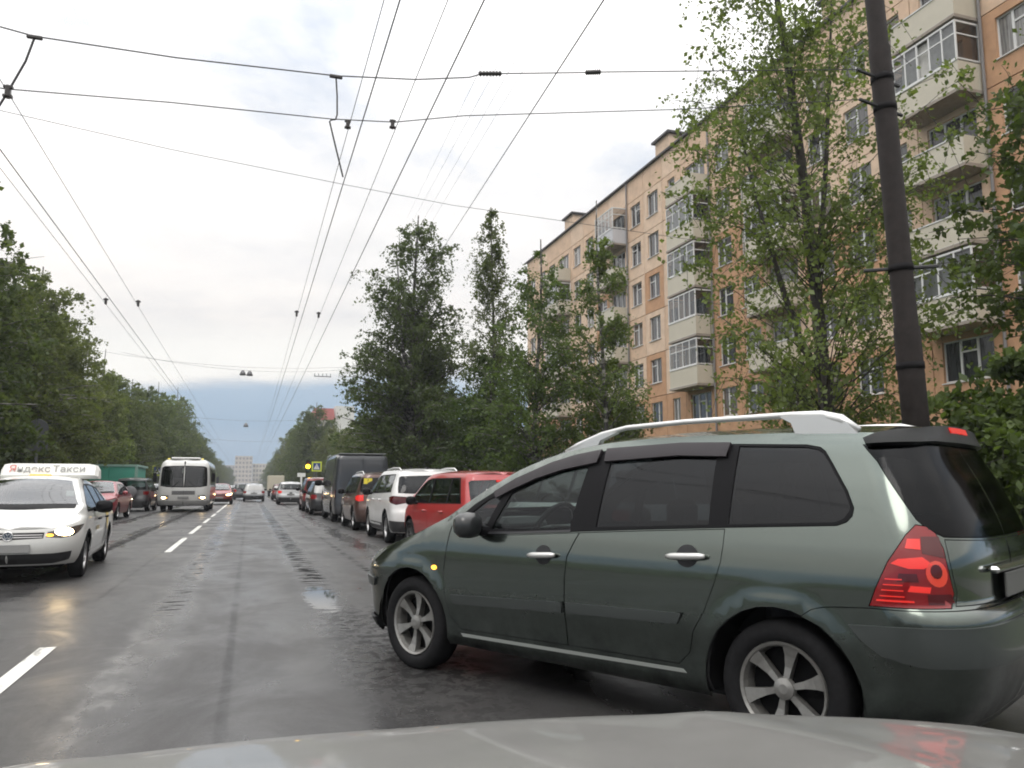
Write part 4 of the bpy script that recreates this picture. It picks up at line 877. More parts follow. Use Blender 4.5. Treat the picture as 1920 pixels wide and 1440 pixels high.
a = surf(lambda u, z: B.wall(u, z), C.cv([(-.345, .652), (-.60, .664), ('r', .35, .668), ('r', 0, .668), ('r', 0, .50), ('r', .5, .50), (-.62, .505), (-.48, .535), (-.40, .59)]), (), .05, .016, .016, flip=True); V_, F_, N_ = joined(a, mirrored(*a)); mesh('bumper_moulding', V_, F_, TRIMGREEN, ec, nrm=N_)
hl = [(3.02, .818), (3.2, .765), (3.38, .705), ('f', .42, .655), ('f', .44, .60), (3.42, .61), (3.22, .69)]
C.wall('head_lamp', LAMP_CLR, hl, rim=.01)
a = surf(lambda u, z: B.wall(u, z), C.cv([(3.14, .585), (3.3, .60), ('f', .3, .60), ('f', 0, .60), ('f', 0, .53), ('f', .3, .53), (3.3, .53), (3.17, .53)]), (), .05, .016, .016, flip=True); V_, F_, N_ = joined(a, mirrored(*a)); mesh('front_moulding', V_, F_, TRIMGREEN, ec, nrm=N_)
a = surf(lambda u, z: B.wall(u, z), C.cv([(3.16, .30), (3.4, .30), ('f', .3, .30), ('f', 0, .30), ('f', 0, .225), ('f', .3, .225), (3.3, .225), (3.13, .225)]), (), .05, .03, .02, flip=True); V_, F_, N_ = joined(a, mirrored(*a)); mesh('front_lip', V_, F_, BLACK, ec, nrm=N_)
wall_mk = C.wall('side_repeater', AMBER, [(2.445+.024*math.cos(q), .710+.015*math.sin(q)) for q in np.linspace(0, 6.283, 13)[:-1]], hole=False, off=.006, g=.02)
C.wall('fender_seam', BLACK, [(2.352, .70), (2.33, .84), (2.306, .99), (2.302, .99), (2.325, .84), (2.346, .70)], hole=False, off=.0008, rim=0)
C.body('body', GREEN); C.shell(.035, glassholes=[C.cv(p_q), C.cv(p_f), C.cv(p_r), C.cv(p_k), C.cv(gr)])
ws, wpl = C.cap('windscreen', G_SCREEN, 1.50, 2.40, .05, .10, .9, off=.002, v0=.88, v1=.93)
C.cap('roof', GREEN, B.xtail, 2.445, 0, .0, 1.0, holes=[wpl]); C.cap('bonnet', GREEN, 2.45, B.xnose, .0, 0, 1.0)
C.cap('scuttle', BLACK, 2.36, 2.55, .10, .10, .90, off=.006)
# wind deflectors over the side windows
DEFL = glass('smoked_deflector', (.10, .09, .10), 1.2, .1)
DEFO = mat('smoked_acrylic', (.026, .022, .025), .3, spec=.3)
C.wall('wind_deflector', DEFO, [(1.80, 1.298), (1.526, 1.398), (1.35, 1.440), (1.16, 1.466), (1.17, 1.392), (1.42, 1.352), (1.62, 1.300), (1.80, 1.232), (1.93, 1.175), (1.96, 1.215)], hole=False, off=.02, rim=.018)
C.wall('wind_deflector', DEFO, [(1.125, 1.470), (.62, 1.487), (.31, 1.477), (.32, 1.405), (.62, 1.418), (1.115, 1.396)], hole=False, off=.02, rim=.018)
# belt strip
C.wall('belt_strip', TRIMG, [(2.17, .958), (1.70, .976), (1.26, 1.003), (1.26, .991), (1.70, .963), (2.17, .944)], hole=False, off=.006, rim=.004)
RAILM = mat('silver_rail', (.66, .66, .65), .28, .55)
for sd in (1, -1):
    y_ = .575; mb = MB()
    mb.tube([(1.50, sd*.585, 1.475), (1.40, sd*.580, 1.512), (1.22, sd*y_, 1.572), (1.03, sd*y_, 1.605), (.63, sd*y_, 1.618), (.0, sd*y_, 1.618), (-.15, sd*y_, 1.608), (-.245, sd*y_, 1.58), (-.33, sd*y_, 1.525)], [.012, .020, .017, .015, .015, .017, .024, .028, .016], 10)
    rl = mb.build('roof_rail', RAILM, ec, True)
    mb = MB().prism([(1.52, 1.46), (1.40, 1.52), (1.18, 1.578), (1.10, 1.578), (1.22, 1.535), (1.24, 1.50)], sd*y_-.022, sd*y_+.022); fix_normals(mb.build('rail_foot', RAILM, rl)); mb = MB().prism([(-.34, 1.50), (-.27, 1.572), (-.17, 1.61), (.06, 1.61), (-.0, 1.575), (-.02, 1.52)], sd*y_-.024, sd*y_+.024); fix_normals(mb.build('rail_foot', RAILM, rl))
# dark spoiler band over the rear window, with the high brake light
SPO = mat('spoiler_black', (.012, .013, .013), .35, spec=.2)
a = surf(lambda u, z: B.wall(u, z), C.cv([(-.372, 1.466), (-.42, 1.490), ('r', .50, 1.515), ('r', .36, 1.535), ('r', .18, 1.546), ('r', 0, 1.550), ('r', 0, 1.462), ('r', .40, 1.458), ('r', .52, 1.448), (-.392, 1.440)]), (), .03, .028, .05, flip=True); V_, F_, N_ = joined(a, mirrored(*a)); spo = mesh('spoiler', V_, F_, SPO, ec, nrm=N_)
a = surf(lambda u, z: B.wall(u, z), C.cv([('r', .14, 1.538), ('r', 0, 1.540), ('r', 0, 1.512), ('r', .14, 1.510)]), (), .03, .034, .008, flip=True); V_, F_, N_ = joined(a, mirrored(*a)); mesh('brake_light', V_, F_, LAMP_RON, spo, nrm=N_)
PL = MB().box(-.835, -.822, -.26, .26, .755, .865, .004).build('number_plate', mat('dark_plate', (.09, .09, .085), .6), ec); MB().box(-.845, -.80, -.42, .42, .872, .902, .012).build('tailgate_strip', CHROME, ec)  # plate in a darker grey than on the other cars
mirror_part(ec, 1.945, .86, 1.010, mat('mirror_shell', (.020, .022, .023), .3, .1, .5), .98, -1)
tyM = tyre_mesh(.318, .222, .205); rmM = rim_mesh(.222, .19, 6, ALLOY); C.add_wheels(tyM, rmM, .735)
MB().box(-.62, 3.2, -.60, .60, .17, .50, .05).build('underbody', BLACK, ec)
for cx in (0, 2.708):
    for sd in (1, -1):
        mb = MB(); P = [(cx+.40*math.cos(q), .31+.40*math.sin(q)) for q in np.linspace(-.2, math.pi+.2, 18)]
        mb.add([(p[0], sd*.58, p[1]) for p in P]+[(p[0], sd*.82, p[1]) for p in P], [(i, i+1, i+19, i+18) for i in range(17)]); mb.build('wheel_liner', BLACK, ec, True)
cabin(ec, 1.15, 2.25, 1.0, .78, .30, .45); MB().box(2.02, 2.28, .14, .60, .95, 1.045, .04).build('instrument_hood', DARKIN, ec)
MB().box(1.62, 1.66, -.04, .10, 1.33, 1.40, .01).build('rear_view_mirror', BLACK, ec)
# ---------------------------------------------------------------- generic vehicles
def spec_two(L_, wb, fo, W_, H, hood, belt, van=False, tail=.16, rake=.75):
    xf = wb+fo; xr = -(L_-wb-fo); xab = wb+(.05 if not van else .35); xat = xab-rake; hw = W_/2
    sp = dict(xr=[(.2, xr+.10), (.45, xr), (.68, xr+.01), (.8, xr+.05), (belt, xr+.08), (H-.12, xr+.08+tail*1.5), (H, xr+.12+tail*1.6)],
      xf=[(.2, xf-.14), (.35, xf-.03), (.5, xf), (.65, xf-.02), (hood-.12, xf-.08), (hood, xf-.3)],
      wz=[(.2, hw*.90), (.35, hw*.965), (.6, hw), (belt-.12, hw*.995), (belt, hw*.96), (H-.06, hw*(.76 if not van else .90)), (H, hw*.74 if not van else hw*.88)],
      top=[(xr-.3, H-.10), (xr+.25, H-.05), (xr+.8, H-.012), (.45*wb, H), (xat-.15, H-.012), (xat+.08, H-.06), ((xat+xab)/2+.05, (H+hood)/2+.02), (xab, hood+.10), (xab+.2, hood+.02), (wb+fo*.4, hood-.05), (xf-.2, hood-.15), (xf+.2, hood-.26)],
      crown=[(xr, .03), (.4, .05), (xat, .07), ((xat+xab)/2, .11), (xab+.1, .07), (xf, .04)], Dr=[(.2, .36), (.8, .34), (H, .22)], Df=[(.2, .62), (.8, .62)],
      taper=[(xr, .97), (0, 1), (wb*.7, 1), (xf, .96)], flare=[], er=(2.2, 4.8), ef=(2.2, 3.2))
    return sp, dict(xf=xf, xr=xr, xab=xab, xat=xat, hw=hw, L=L_, wb=wb, H=H, hood=hood, belt=belt)
def side_panes(C, B, q, splits, glassm, rise=.04, topgap=.085, x_back=None, front_cut=.10, rear_lean=.22):
    """black surround and panes between pillars, following the roof line"""
    xa = q['xab']-front_cut; xb = x_back; bl = q['belt']
    def low(x): return bl+rise*(xa-x)/(xa-xb)
    def high(x): return min(B.top(x)-topgap, q['H']-topgap-.01)
    def poly(x0, x1, mg=0., lean0=0., lean1=0.):        # x0 > x1; lean: shift of the top corner
        xs = np.linspace(x0, x1, 7); up = []
        for x in np.linspace(x0-lean0, x1+lean1, 9):
            z = high(x)-mg
            if z > low(x)+mg+.02: up.append((x, z))
        return [(x, low(x)+mg) for x in xs]+up[::-1]
    out = poly(xa, xb, 0, .12, rear_lean); xs = [xa-.06]+splits+[xb+.05]; panes = []
    for i in range(len(xs)-1): panes.append(poly(xs[i]-(.035 if i else 0), xs[i+1]+(.035 if i < len(xs)-2 else 0), .022, .12 if i == 0 else 0, rear_lean if i == len(xs)-2 else 0))
    C.wall('window_surround', BLACK, out, holes=panes)
    for p in panes: C.wall('side_window', glassm, p, hole=False, off=-.005, rim=0)
    return panes
def finish(C, B, q, pm, tyre, rim, yo, windscreen=G_SCREEN, panes=(), rear=None, bon=True, seats=True, sedan=None):
    C.body('body', pm); gh = [C.cv(p) for p in panes]+([C.cv(rear)] if rear else []); C.shell(.03, glassholes=gh)
    ws_, pl = C.cap('windscreen', windscreen, q['xat']+.06, q['xab']-.01, .05, .10, .9, off=.002, v0=.86, v1=.92); hl_ = [pl]
    if sedan: r_, pl2 = C.cap('rear_window', G_MID, sedan[0], sedan[1], -.08, -.04, .88, off=.002, v0=.88, v1=.82); hl_.append(pl2)
    C.cap('roof', pm, B.xtail, q['xab']+.05, 0, 0, 1.0, holes=hl_); C.cap('bonnet', pm, q['xab']+.055, B.xnose, 0, 0, 1.0); C.cap('scuttle', BLACK, q['xab']-.03, q['xab']+.12, .10, .10, .88, off=.004)
    C.add_wheels(tyre, rim, yo); MB().box(q['xr']+.25, q['xf']-.4, -q['hw']*.72, q['hw']*.72, .18, .5, .04).build('underbody', BLACK, C.e)
    for cx, cz in C.wheels:
        for sd in (1, -1): MB().box(cx-C.Ra-.02, cx+C.Ra+.02, sd*q['hw']*.80-.03, sd*q['hw']*.80+.03-.06*(sd > 0), .25, cz+C.Ra+.05).build('wheel_liner', BLACK, C.e)
    if seats: cabin(C.e, q['wb']*.42, q['xab']-.1, q['belt'], q['hw']*.9)
TY = tyre_mesh(.315, .205, .20, 28); RM5 = rim_mesh(.205, .18, 5, STEELW, .30, 28); TYS = tyre_mesh(.345, .225, .225, 28); RMS = rim_mesh(.225, .20, 5, STEELW, .26, 28); RMB = rim_mesh(.205, .18, 9, mat('dirty_rim', (.10, .10, .10), .5, .5), .2, 28)
def place(o, x, y, head): o.location = (x, y, 0); o.rotation_euler = (0, 0, R(head))
# ---------------------------------------------------------------- the waiting cars ahead
def new_car(name, label, x, y, head, spec, q, g, wr=.315, Ra=None, zb=.24, cat='car', group=None):
    B = Body(**spec); e = empty(name, (x, y, 0), R(head), label, cat, group); Ra = Ra or wr+.065
    return B, e, Car(B, e, g, zb, ((0, wr), (q['wb'], wr)), Ra, wr, .004)
def rear_glass(q, k=.80, z0=.03, z1=.17, hw=None): hw = q['hw']*k; return [('r', 0, q['belt']+z0), ('r', hw*.6, q['belt']+z0), ('r', hw, q['belt']+z0+.02), ('r', hw*.93, q['H']-z1-.03), ('r', hw*.88, q['H']-z1), ('r', 0, q['H']-z1+.02)]
def doors(C, q, pm, xs, zt=.005, zl=.36, hm=None, hz=None):
    for i in range(len(xs)-1):
        a, b = xs[i], xs[i+1]; bl = q['belt']-.012; arch = i == len(xs)-2
        P = [(a, bl), (b, bl+.02)]+([(b, .78), (b+.05, .66), (b+.16, .5), (b+.2, zl)] if arch else [(b+.02, .6), (b+.01, zl)])+[(a, zl), (a+.02, .6)] if i == 0 else [(a, bl+.01), (b, bl+.03), (b, .80), (b+.05, .68), (b+.16, .52), (b+.2, zl), (a+.01, zl), (a+.02, .6)]
        d1, d2 = C.wall('door', pm, P)
        for d_, sd in ((d1, 1), (d2, -1)):
            yy = C.B.wall(b+.22, hz or q['belt']-.12)[1]; MB().tube([(b+.10, sd*(yy+.006), (hz or q['belt']-.12)), (b+.13, sd*(yy+.03), (hz or q['belt']-.12)), (b+.27, sd*(yy+.03), (hz or q['belt']-.12)-.005), (b+.30, sd*(yy+.006), (hz or q['belt']-.12)-.005)], [.012, .017, .017, .012], 6).build('door_handle', hm or pm, d_, True)
def lamp_pair(C, name, m, pts, **k): return C.wall(name, m, pts, **k)
# red hatchback with lit brake lamps
sp, q = spec_two(3.99, 2.45, .80, 1.64, 1.50, .94, .935, tail=.19, rake=.80)
sp['wz'] = [(.2, .74), (.35, .79), (.6, .82), (.82, .815), (.935, .79), (1.40, .665), (1.5, .64)]
RED = paint('red_paint', (.36, .028, .028), 0, .35, .30)
Bx, e, Cx = new_car('hatchback', 'red hatchback with a white triangle in its rear window and lit brake lamps', 4.15, 13.65, 97, sp, q, .075)
rg = rear_glass(q, .84, .02, .14); pn = side_panes(Cx, Bx, q, [1.32, .40], G_MID, .03, .075, -.30, rear_lean=.30)
Cx.wall('rear_window', G_MID, rg, 'span', rim=0); doors(Cx, q, RED, [2.12, 1.30, .36], hm=RED)
tl_ = lamp_pair(Cx, 'tail_lamp', LAMP_RED, [('r', .80, .90), ('r', .66, .93), ('r', .60, .86), ('r', .62, .72), ('r', .74, .70), (q['xr']+.34, .78), (q['xr']+.32, .88)], g=.03)
for o_, sd in zip(tl_, (1, -1)): p_ = Bx.wall(Bx.sr(.70, .86), .86); mesh('bulb', *[z for z in (lambda mb: (mb.V, mb.F))(MB().lathe([(.001, -.02), (.045, -.012), (.05, .01)], 12, 'x', (p_[0]-.005, sd*p_[1], .86)))], mat('brake_bulb', (.9, .2, .05), .3, emit=(1, .22, .05), estr=9), o_)
Cx.wall('rear_bumper', RED, [('r', 0, .60), ('r', .6, .60), (q['xr']+.30, .62), (-.40, .62), (-.38, .42), (q['xr']+.3, .26), ('r', .5, .25), ('r', 0, .25)], 'span')
finish(Cx, Bx, q, RED, TY, RMB, .70, panes=pn, rear=rg); mirror_part(e, 1.98, .80, .99, BLACK, 1.0, -1)
p_ = Bx.wall(Bx.sr(.36, 1.12), 1.12); MB().prism([(.30, 1.04), (.53, 1.04), (.415, 1.22)], p_[0]-.012, p_[0]-.006, 'x').build('sticker', WHITE, e)
pz = Bx.wall(Bx.sr(0, 1.355), 1.355); MB().box(pz[0]-.03, pz[0]+.0, -.17, .17, 1.335, 1.372, .006).build('high_brake_light', LAMP_RON, e)
MB().box(q['xr']-.012, q['xr']-.002, -.26, .26, .62, .73, .003).build('number_plate', PLATE, e)
# white SUV
sp, q = spec_two(4.49, 2.68, .88, 1.84, 1.64, 1.06, 1.08, tail=.14, rake=.85)
SUVW = paint('white_paint', (.70, .70, .69), 0, .35, .45)
CLAD = mat('dark_cladding', (.035, .035, .037), .6)
Bx, e, Cx = new_car('suv', 'white SUV with roof rails and dark lower cladding waiting ahead of the red hatchback', 3.86, 18.35, 90.5, sp, q, .085, .345, .43, .26)
rg = rear_glass(q, .82, .02, .15); pn = side_panes(Cx, Bx, q, [1.55, .55], G_MID, .05, .085, -.42, rear_lean=.16)
Cx.wall('rear_window', G_TINT, rg, 'span', rim=0); doors(Cx, q, SUVW, [2.35, 1.52, .50])
Cx.wall('tail_lamp', LAMP_DRED, [('r', .84, 1.06), ('r', .40, 1.02), ('r', .38, .96), ('r', .60, .90), ('r', .80, .86), (q['xr']+.42, .93), (q['xr']+.52, 1.03)], g=.04)
Cx.wall('lower_cladding', CLAD, [('r', 0, .50), ('r', .6, .50), (q['xr']+.3, .52), (-.47, .52), (-.44, .36), (q['xr']+.3, .27), ('r', .5, .27), ('r', 0, .27)], 'span')
Cx.wall('sill_cladding', CLAD, [(.46, .44), (2.23, .44), (2.22, .27), (.44, .27)])
finish(Cx, Bx, q, SUVW, TYS, RMS, .79, panes=pn, rear=rg); mirror_part(e, 2.14, .90, 1.14, BLACK, 1.05, -1)
for sd in (1, -1): MB().tube([(1.45, sd*.64, 1.60), (1.25, sd*.64, 1.665), (.5, sd*.64, 1.69), (-.25, sd*.64, 1.675), (-.48, sd*.64, 1.61)], [.014, .02, .02, .02, .014], 8).build('roof_rail', RAILM, e, True)
MB().box(-.30, -.12, -.03, .03, 1.66, 1.70, .02).build('antenna_fin', BLACK, e); MB().box(q['xr']-.015, q['xr']-.003, -.26, .26, .66, .77, .003).build('number_plate', PLATE, e)
# brown-red SUV with the yellow novice sign
sp, q = spec_two(4.25, 2.58, .85, 1.80, 1.66, 1.05, 1.05, tail=.08, rake=.75)
BROWN = paint('brown_paint', (.095, .050, .040), .35, .35, .6, (.055, .045, .038))
Bx, e, Cx = new_car('suv', 'brown-red SUV with a yellow square sign on its rear, between white SUV and van', 3.80, 24.1, 90.5, sp, q, .10, .335, .41, .26)
rg = rear_glass(q, .84, .03, .15); pn = side_panes(Cx, Bx, q, [1.45, .45], G_TINT, .02, .09, -.45, rear_lean=.10)
Cx.wall('rear_window', G_TINT, rg, 'span', rim=0); doors(Cx, q, BROWN, [2.25, 1.42, .42])
Cx.wall('tail_lamp', LAMP_RON, [('r', .82, 1.02), ('r', .66, 1.03), ('r', .66, .86), ('r', .80, .84), (q['xr']+.30, .88), (q['xr']+.34, .98)], g=.05)
finish(Cx, Bx, q, BROWN, TYS, RMS, .77, panes=pn, rear=rg); mirror_part(e, 2.05, .88, 1.12, BLACK, 1.0, -1)
for sd in (1, -1): MB().tube([(1.35, sd*.63, 1.62), (1.1, sd*.63, 1.69), (-.2, sd*.63, 1.70), (-.46, sd*.63, 1.62)], [.014, .02, .02, .014], 8).build('roof_rail', RAILM, e, True)
yp = Bx.wall(Bx.sr(.55, 1.45), 1.45); sg = MB().box(yp[0]-.03, yp[0]-.02, .42, .66, 1.34, 1.50).build('novice_sign', mat('yellow_sign', (.75, .62, .06), .5), e)
text('exclamation_mark', '!', BLACK, sg, (yp[0]-.032, .54, 1.42), (R(90), 0, R(-90)), .16)
# dark grey van
sp, q = spec_two(5.40, 3.30, .98, 2.02, 2.42, 1.22, 1.28, van=True, tail=.015, rake=1.0)
sp['xr'] = [(.2, q['xr']+.06), (.45, q['xr']), (1.2, q['xr']+.01), (2.2, q['xr']+.05), (2.42, q['xr']+.10)]; sp['Dr'] = [(.2, .16), (2.4, .16)]; sp['er'] = (2.2, 9); sp['edge'] = (.05, .12)
sp['wz'] = [(.2, .93), (.4, .99), (.7, 1.01), (1.3, 1.0), (2.2, .93), (2.42, .90)]
VANG = paint('slate_van_paint', (.040, .044, .052), .15, .4, .5, (.05, .047, .043))
Bx, e, Cx = new_car('cargo_van', 'tall dark slate cargo van standing ahead of the brown-red SUV', 3.86, 30.2, 90.5, sp, q, .12, .345, .44, .30, 'van')
Cx.wall('side_window', G_TINT, [(3.45, 1.30), (2.62, 1.32), (2.62, 1.92), (2.95, 1.92), (3.2, 1.62)])
Cx.wall('rear_door', VANG, [('r', .015, .62), ('r', .92, .62), ('r', .88, 2.18), ('r', .015, 2.20)])
Cx.wall('tail_lamp', LAMP_DRED, [('r', .985, 1.15), ('r', .95, 1.15), ('r', .955, .85), ('r', .99, .85)])
Cx.wall('door_panel', mat('van_panel', (.032, .035, .041), .35, .1, .5), [('r', .12, 1.30), ('r', .82, 1.30), ('r', .80, 2.05), ('r', .12, 2.07)], hole=False, off=.006)
finish(Cx, Bx, q, VANG, TYS, RMB, .86, seats=False); mirror_part(e, 3.1, 1.02, 1.42, BLACK, 1.5, -1)
MB().box(q['xr']-.02, q['xr']-.005, .20, .72, .66, .78, .003).build('number_plate', WHITE, e); MB().box(q['xr']+.15, 2.4, -.83, .83, 2.43, 2.455).build('roof_edge', mat('van_roof', (.30, .31, .32), .5), e)
MB().tube([(2.9, .88, 2.35), (2.2, .92, 2.44), (1.4, .90, 2.46)], .02, 6).build('roof_strip', RAILM, e)
# prototypes for the rest of the traffic
def proto_rear(name, label, x, y, head, paintm, L_=4.3, wb=2.6, W_=1.8, H=1.62, hood=1.02, belt=1.03, lamps=LAMP_RED, tail=.12, g=.13, rearm=G_MID, group=None):
    sp, q = spec_two(L_, wb, .86, W_, H, hood, belt, tail=tail, rake=.8); B_, e_, C_ = new_car(name, label, x, y, head, sp, q, g, .33, .41, .26, group=group)
    rg = rear_glass(q, .82, .02, .15); pn = side_panes(C_, B_, q, [1.45, .5], G_MID, .03, .085, -.42, rear_lean=.16); C_.wall('rear_window', rearm, rg, 'span', rim=0)
    hw = q['hw']; C_.wall('tail_lamp', lamps, [('r', hw*.93, belt-.03), ('r', hw*.68, belt-.05), ('r', hw*.70, belt-.22), ('r', hw*.9, belt-.24), (q['xr']+.36, belt-.15), (q['xr']+.42, belt-.05)], g=.06)
    C_.wall('lower_bumper', CLAD, [('r', 0, .52), ('r', .6, .52), (q['xr']+.3, .54), (-.44, .54), (-.42, .36), (q['xr']+.3, .27), ('r', .5, .27), ('r', 0, .27)], 'span')
    C_.wall('head_lamp', LAMP_CLR, [(q['xf']-.55, hood-.14), (q['xf']-.25, hood-.20), ('f', hw*.5, hood-.26), ('f', hw*.5, hood-.36), (q['xf']-.30, hood-.33)], g=.06)
    finish(C_, B_, q, paintm, TY if H < 1.55 else TYS, RM5 if H < 1.55 else RMS, hw-.12, panes=pn, rear=rg); mirror_part(e_, q['xab']-.5, hw-.01, belt+.07, BLACK, 1.0, -1); MB().box(q['xr']-.015, q['xr']-.004, -.26, .26, .66, .77, .003).build('number_plate', PLATE, e_); return e_, paintm
QG = 'cars queueing on the near side'
GREYSIL = paint('silver_paint', (.42, .43, .44), .5, .35, .4); DARKP = paint('black_paint', (.018, .018, .020), .1, .3, .4); REDP = paint('dark_red_paint', (.22, .028, .030), .2, .35, .4); DREDP = paint('maroon_paint', (.10, .022, .022), .2, .35, .4); GREYP = paint('grey_paint', (.10, .105, .11), .4, .35, .4); SKYP = paint('pale_silver_paint', (.55, .56, .57), .3, .35, .4)
qa, _ = proto_rear('crossover', 'white-roofed crossover with lit tail lamp standing beyond the red SUV', 2.85, 60.5, 90, SKYP, H=1.60, lamps=LAMP_RON, group=QG)
ra, _ = proto_rear('suv', 'red SUV half hidden behind the dark hatchback beyond the van', 3.55, 43.6, 90, REDP, H=1.72, belt=1.06, tail=.05, group=QG)
da, _ = proto_rear('hatchback', 'dark hatchback with pale rear glass directly beyond the cargo van', 3.5, 37.6, 90, DARKP, H=1.5, hood=.95, belt=.95, rearm=mat('sky_glare_glass', (.42, .42, .41), .35, 0, .4), group=QG)  # pale rear glass colour stands in for reflected sky
def recolor(root, a, b):
    for ch in root.children_recursive:
        if ch.type == 'MESH' and len(ch.data.materials) and ch.data.materials[0] == a:
            ch.material_slots[0].link = 'OBJECT'; ch.material_slots[0].material = b
def clone(src, x, y, head, label, a=None, b=None, group=None, name=None):
    c = copytree(src, (x, y, 0), R(head)); c['label'] = label
    if group: c['group'] = group
    if name: c.name = name
    if a: recolor(c, a, b)
    return c
clone(ra, 4.1, 49.6, 90, 'maroon SUV in the queue just beyond the red SUV', REDP, DREDP)
clone(qa, 3.4, 71, 90, 'dark grey crossover in the queue beyond the white-roofed crossover', SKYP, GREYP)
clone(da, 2.9, 78, 90, 'maroon hatchback far along the queue, beyond the grey crossover', DARKP, DREDP)
clone(qa, 3.5, 88, 90, 'black crossover far along the queue near the box truck', SKYP, DARKP)
clone(da, .42, 73.0, 90, 'silver hatchback driving away in the open lane ahead', DARKP, GREYSIL, 'cars driving away')
clone(qa, -.55, 84, 90, 'dark crossover driving away just ahead of the silver hatchback', SKYP, GREYP, 'cars driving away')
clone(qa, 4.78, 9.25, 95, 'pale silver crossover seen through the front side window of the estate car', SKYP, SKYP)
# box truck far ahead
bt = empty('box_truck', (3.4, 112, 0), 0, 'small beige box truck far ahead in the queue', 'truck')
MB().box(-1.05, 1.05, 0, 4.2, .75, 2.75, .05).build('cargo_box', mat('beige_box', (.46, .42, .33), .7), bt); MB().box(-.95, .95, 4.3, 5.9, .6, 2.1, .15).build('cab', WHITE, bt); MB().box(-.95, .95, .2, 5.7, .5, .74).build('chassis', BLACK, bt)
for x_ in (-.8, .8):
    for y_ in (1.0, 4.9): inst('wheel', TYS, bt, (x_, y_, .345), (0, 0, R(90)))
# ---------------------------------------------------------------- oncoming side
def spec_three(L_, wb, fo, W_, H, hood, belt, deck):
    sp, q = spec_two(L_, wb, fo, W_, H, hood, belt, rake=.85); xr = q['xr']; hw = q['hw']; xc = -.10
    sp['xr'] = [(.2, xr+.12), (.45, xr), (.7, xr+.01), (deck-.05, xr+.06), (deck, xr+.12)]; sp['wz'] = [(.2, hw*.90), (.35, hw*.965), (.6, hw), (belt-.12, hw*.995), (belt, hw*.955), (H-.06, hw*.70), (H, hw*.66)]
    sp['top'] = [(xr-.2, deck-.07), (xr+.15, deck-.02), (xr+.45, deck+.01), (xc-.25, deck+.07), (xc+.2, (deck+H)/2+.08), (xc+.62, H-.04), (.45*wb+.2, H)]+sp['top'][4:]
    sp['crown'] = [(xr, .03), (xc, .06), (.6, .05), (q['xat'], .06), ((q['xat']+q['xab'])/2, .10), (q['xab']+.1, .06), (q['xf'], .03)]; q['deck'] = deck; q['xc'] = xc; return sp, q
def front_face(C, B, q, pm, lampm, grillem, zl=(.60, .75), bulb=None):
    xf, hw = q['xf'], q['hw']; z0, z1 = zl
    hl = C.wall('head_lamp', lampm, [('f', hw*.50, z0+.02), ('f', hw*.70, z0), ('f', hw*.86, z0+.03), (xf-.42, z1-.02), (xf-.50, z1+.04), (xf-.30, z1+.02), ('f', hw*.72, z1-.02), ('f', hw*.52, z0+.09)], g=.04)
    C.wall('grille', grillem, [('f', 0, z0-.01), ('f', hw*.47, z0+.005), ('f', hw*.48, z0+.085), ('f', 0, z0+.085)], 'span')
    C.wall('lower_intake', grillem, [('f', 0, .26), ('f', hw*.60, .26), ('f', hw*.80, .30), ('f', hw*.84, .42), ('f', hw*.6, .40), ('f', 0, .40)], 'span')
    return hl
sp, q = spec_three(4.38, 2.55, .83, 1.70, 1.43, .92, .93, .98)
TAXIW = paint('taxi_white', (.60, .60, .575), 0, .35, .30)
Bx, e, Cx = new_car('taxi', 'white taxi saloon with a lettered roof sign and headlamps on', -3.10, 15.35, -87.2, sp, q, .06)
e.scale = (1, 1, .965)
GRILLE = mat('grille_black', (.014, .014, .015), .4)
hl = front_face(Cx, Bx, q, TAXIW, mat('smoked_lamp', (.06, .05, .045), .12, .2, 1), GRILLE, (.60, .74))
def lit(hl, y, z, r, m, B_, xo=.004):
    for o_, sd in zip(hl, (1, -1)):
        a = surf(lambda u, v: B_.wall(u, v), [(B_.sf(y, z)+r*1.5*math.cos(t), z+r*.62*math.sin(t)) for t in np.linspace(0, 6.283, 19)[:-1]], (), .03, xo, .003, flip=True)
        if sd < 0: a = mirrored(*a)
        mesh('bulb', *a[:2], m, o_, nrm=a[2])
lit(hl, .63, .685, .085, LAMP_HOT, Bx); lit(hl, .47, .645, .03, AMBER, Bx)
pn = side_panes(Cx, Bx, q, [1.38, .62], G_MID, .03, .07, -.12, rear_lean=.42); doors(Cx, q, TAXIW, [2.18, 1.36, .40], hm=BLACK)
Cx.wall('tail_lamp', LAMP_RED, [('r', .78, .86), ('r', .5, .86), ('r', .52, .70), ('r', .78, .70), (q['xr']+.3, .78)], g=.06)
finish(Cx, Bx, q, TAXIW, TY, RM5, .72, panes=pn, sedan=(-.05, .50), windscreen=G_SCREEN); mirror_part(e, 1.88, .84, 1.00, BLACK, 1.15, -1)
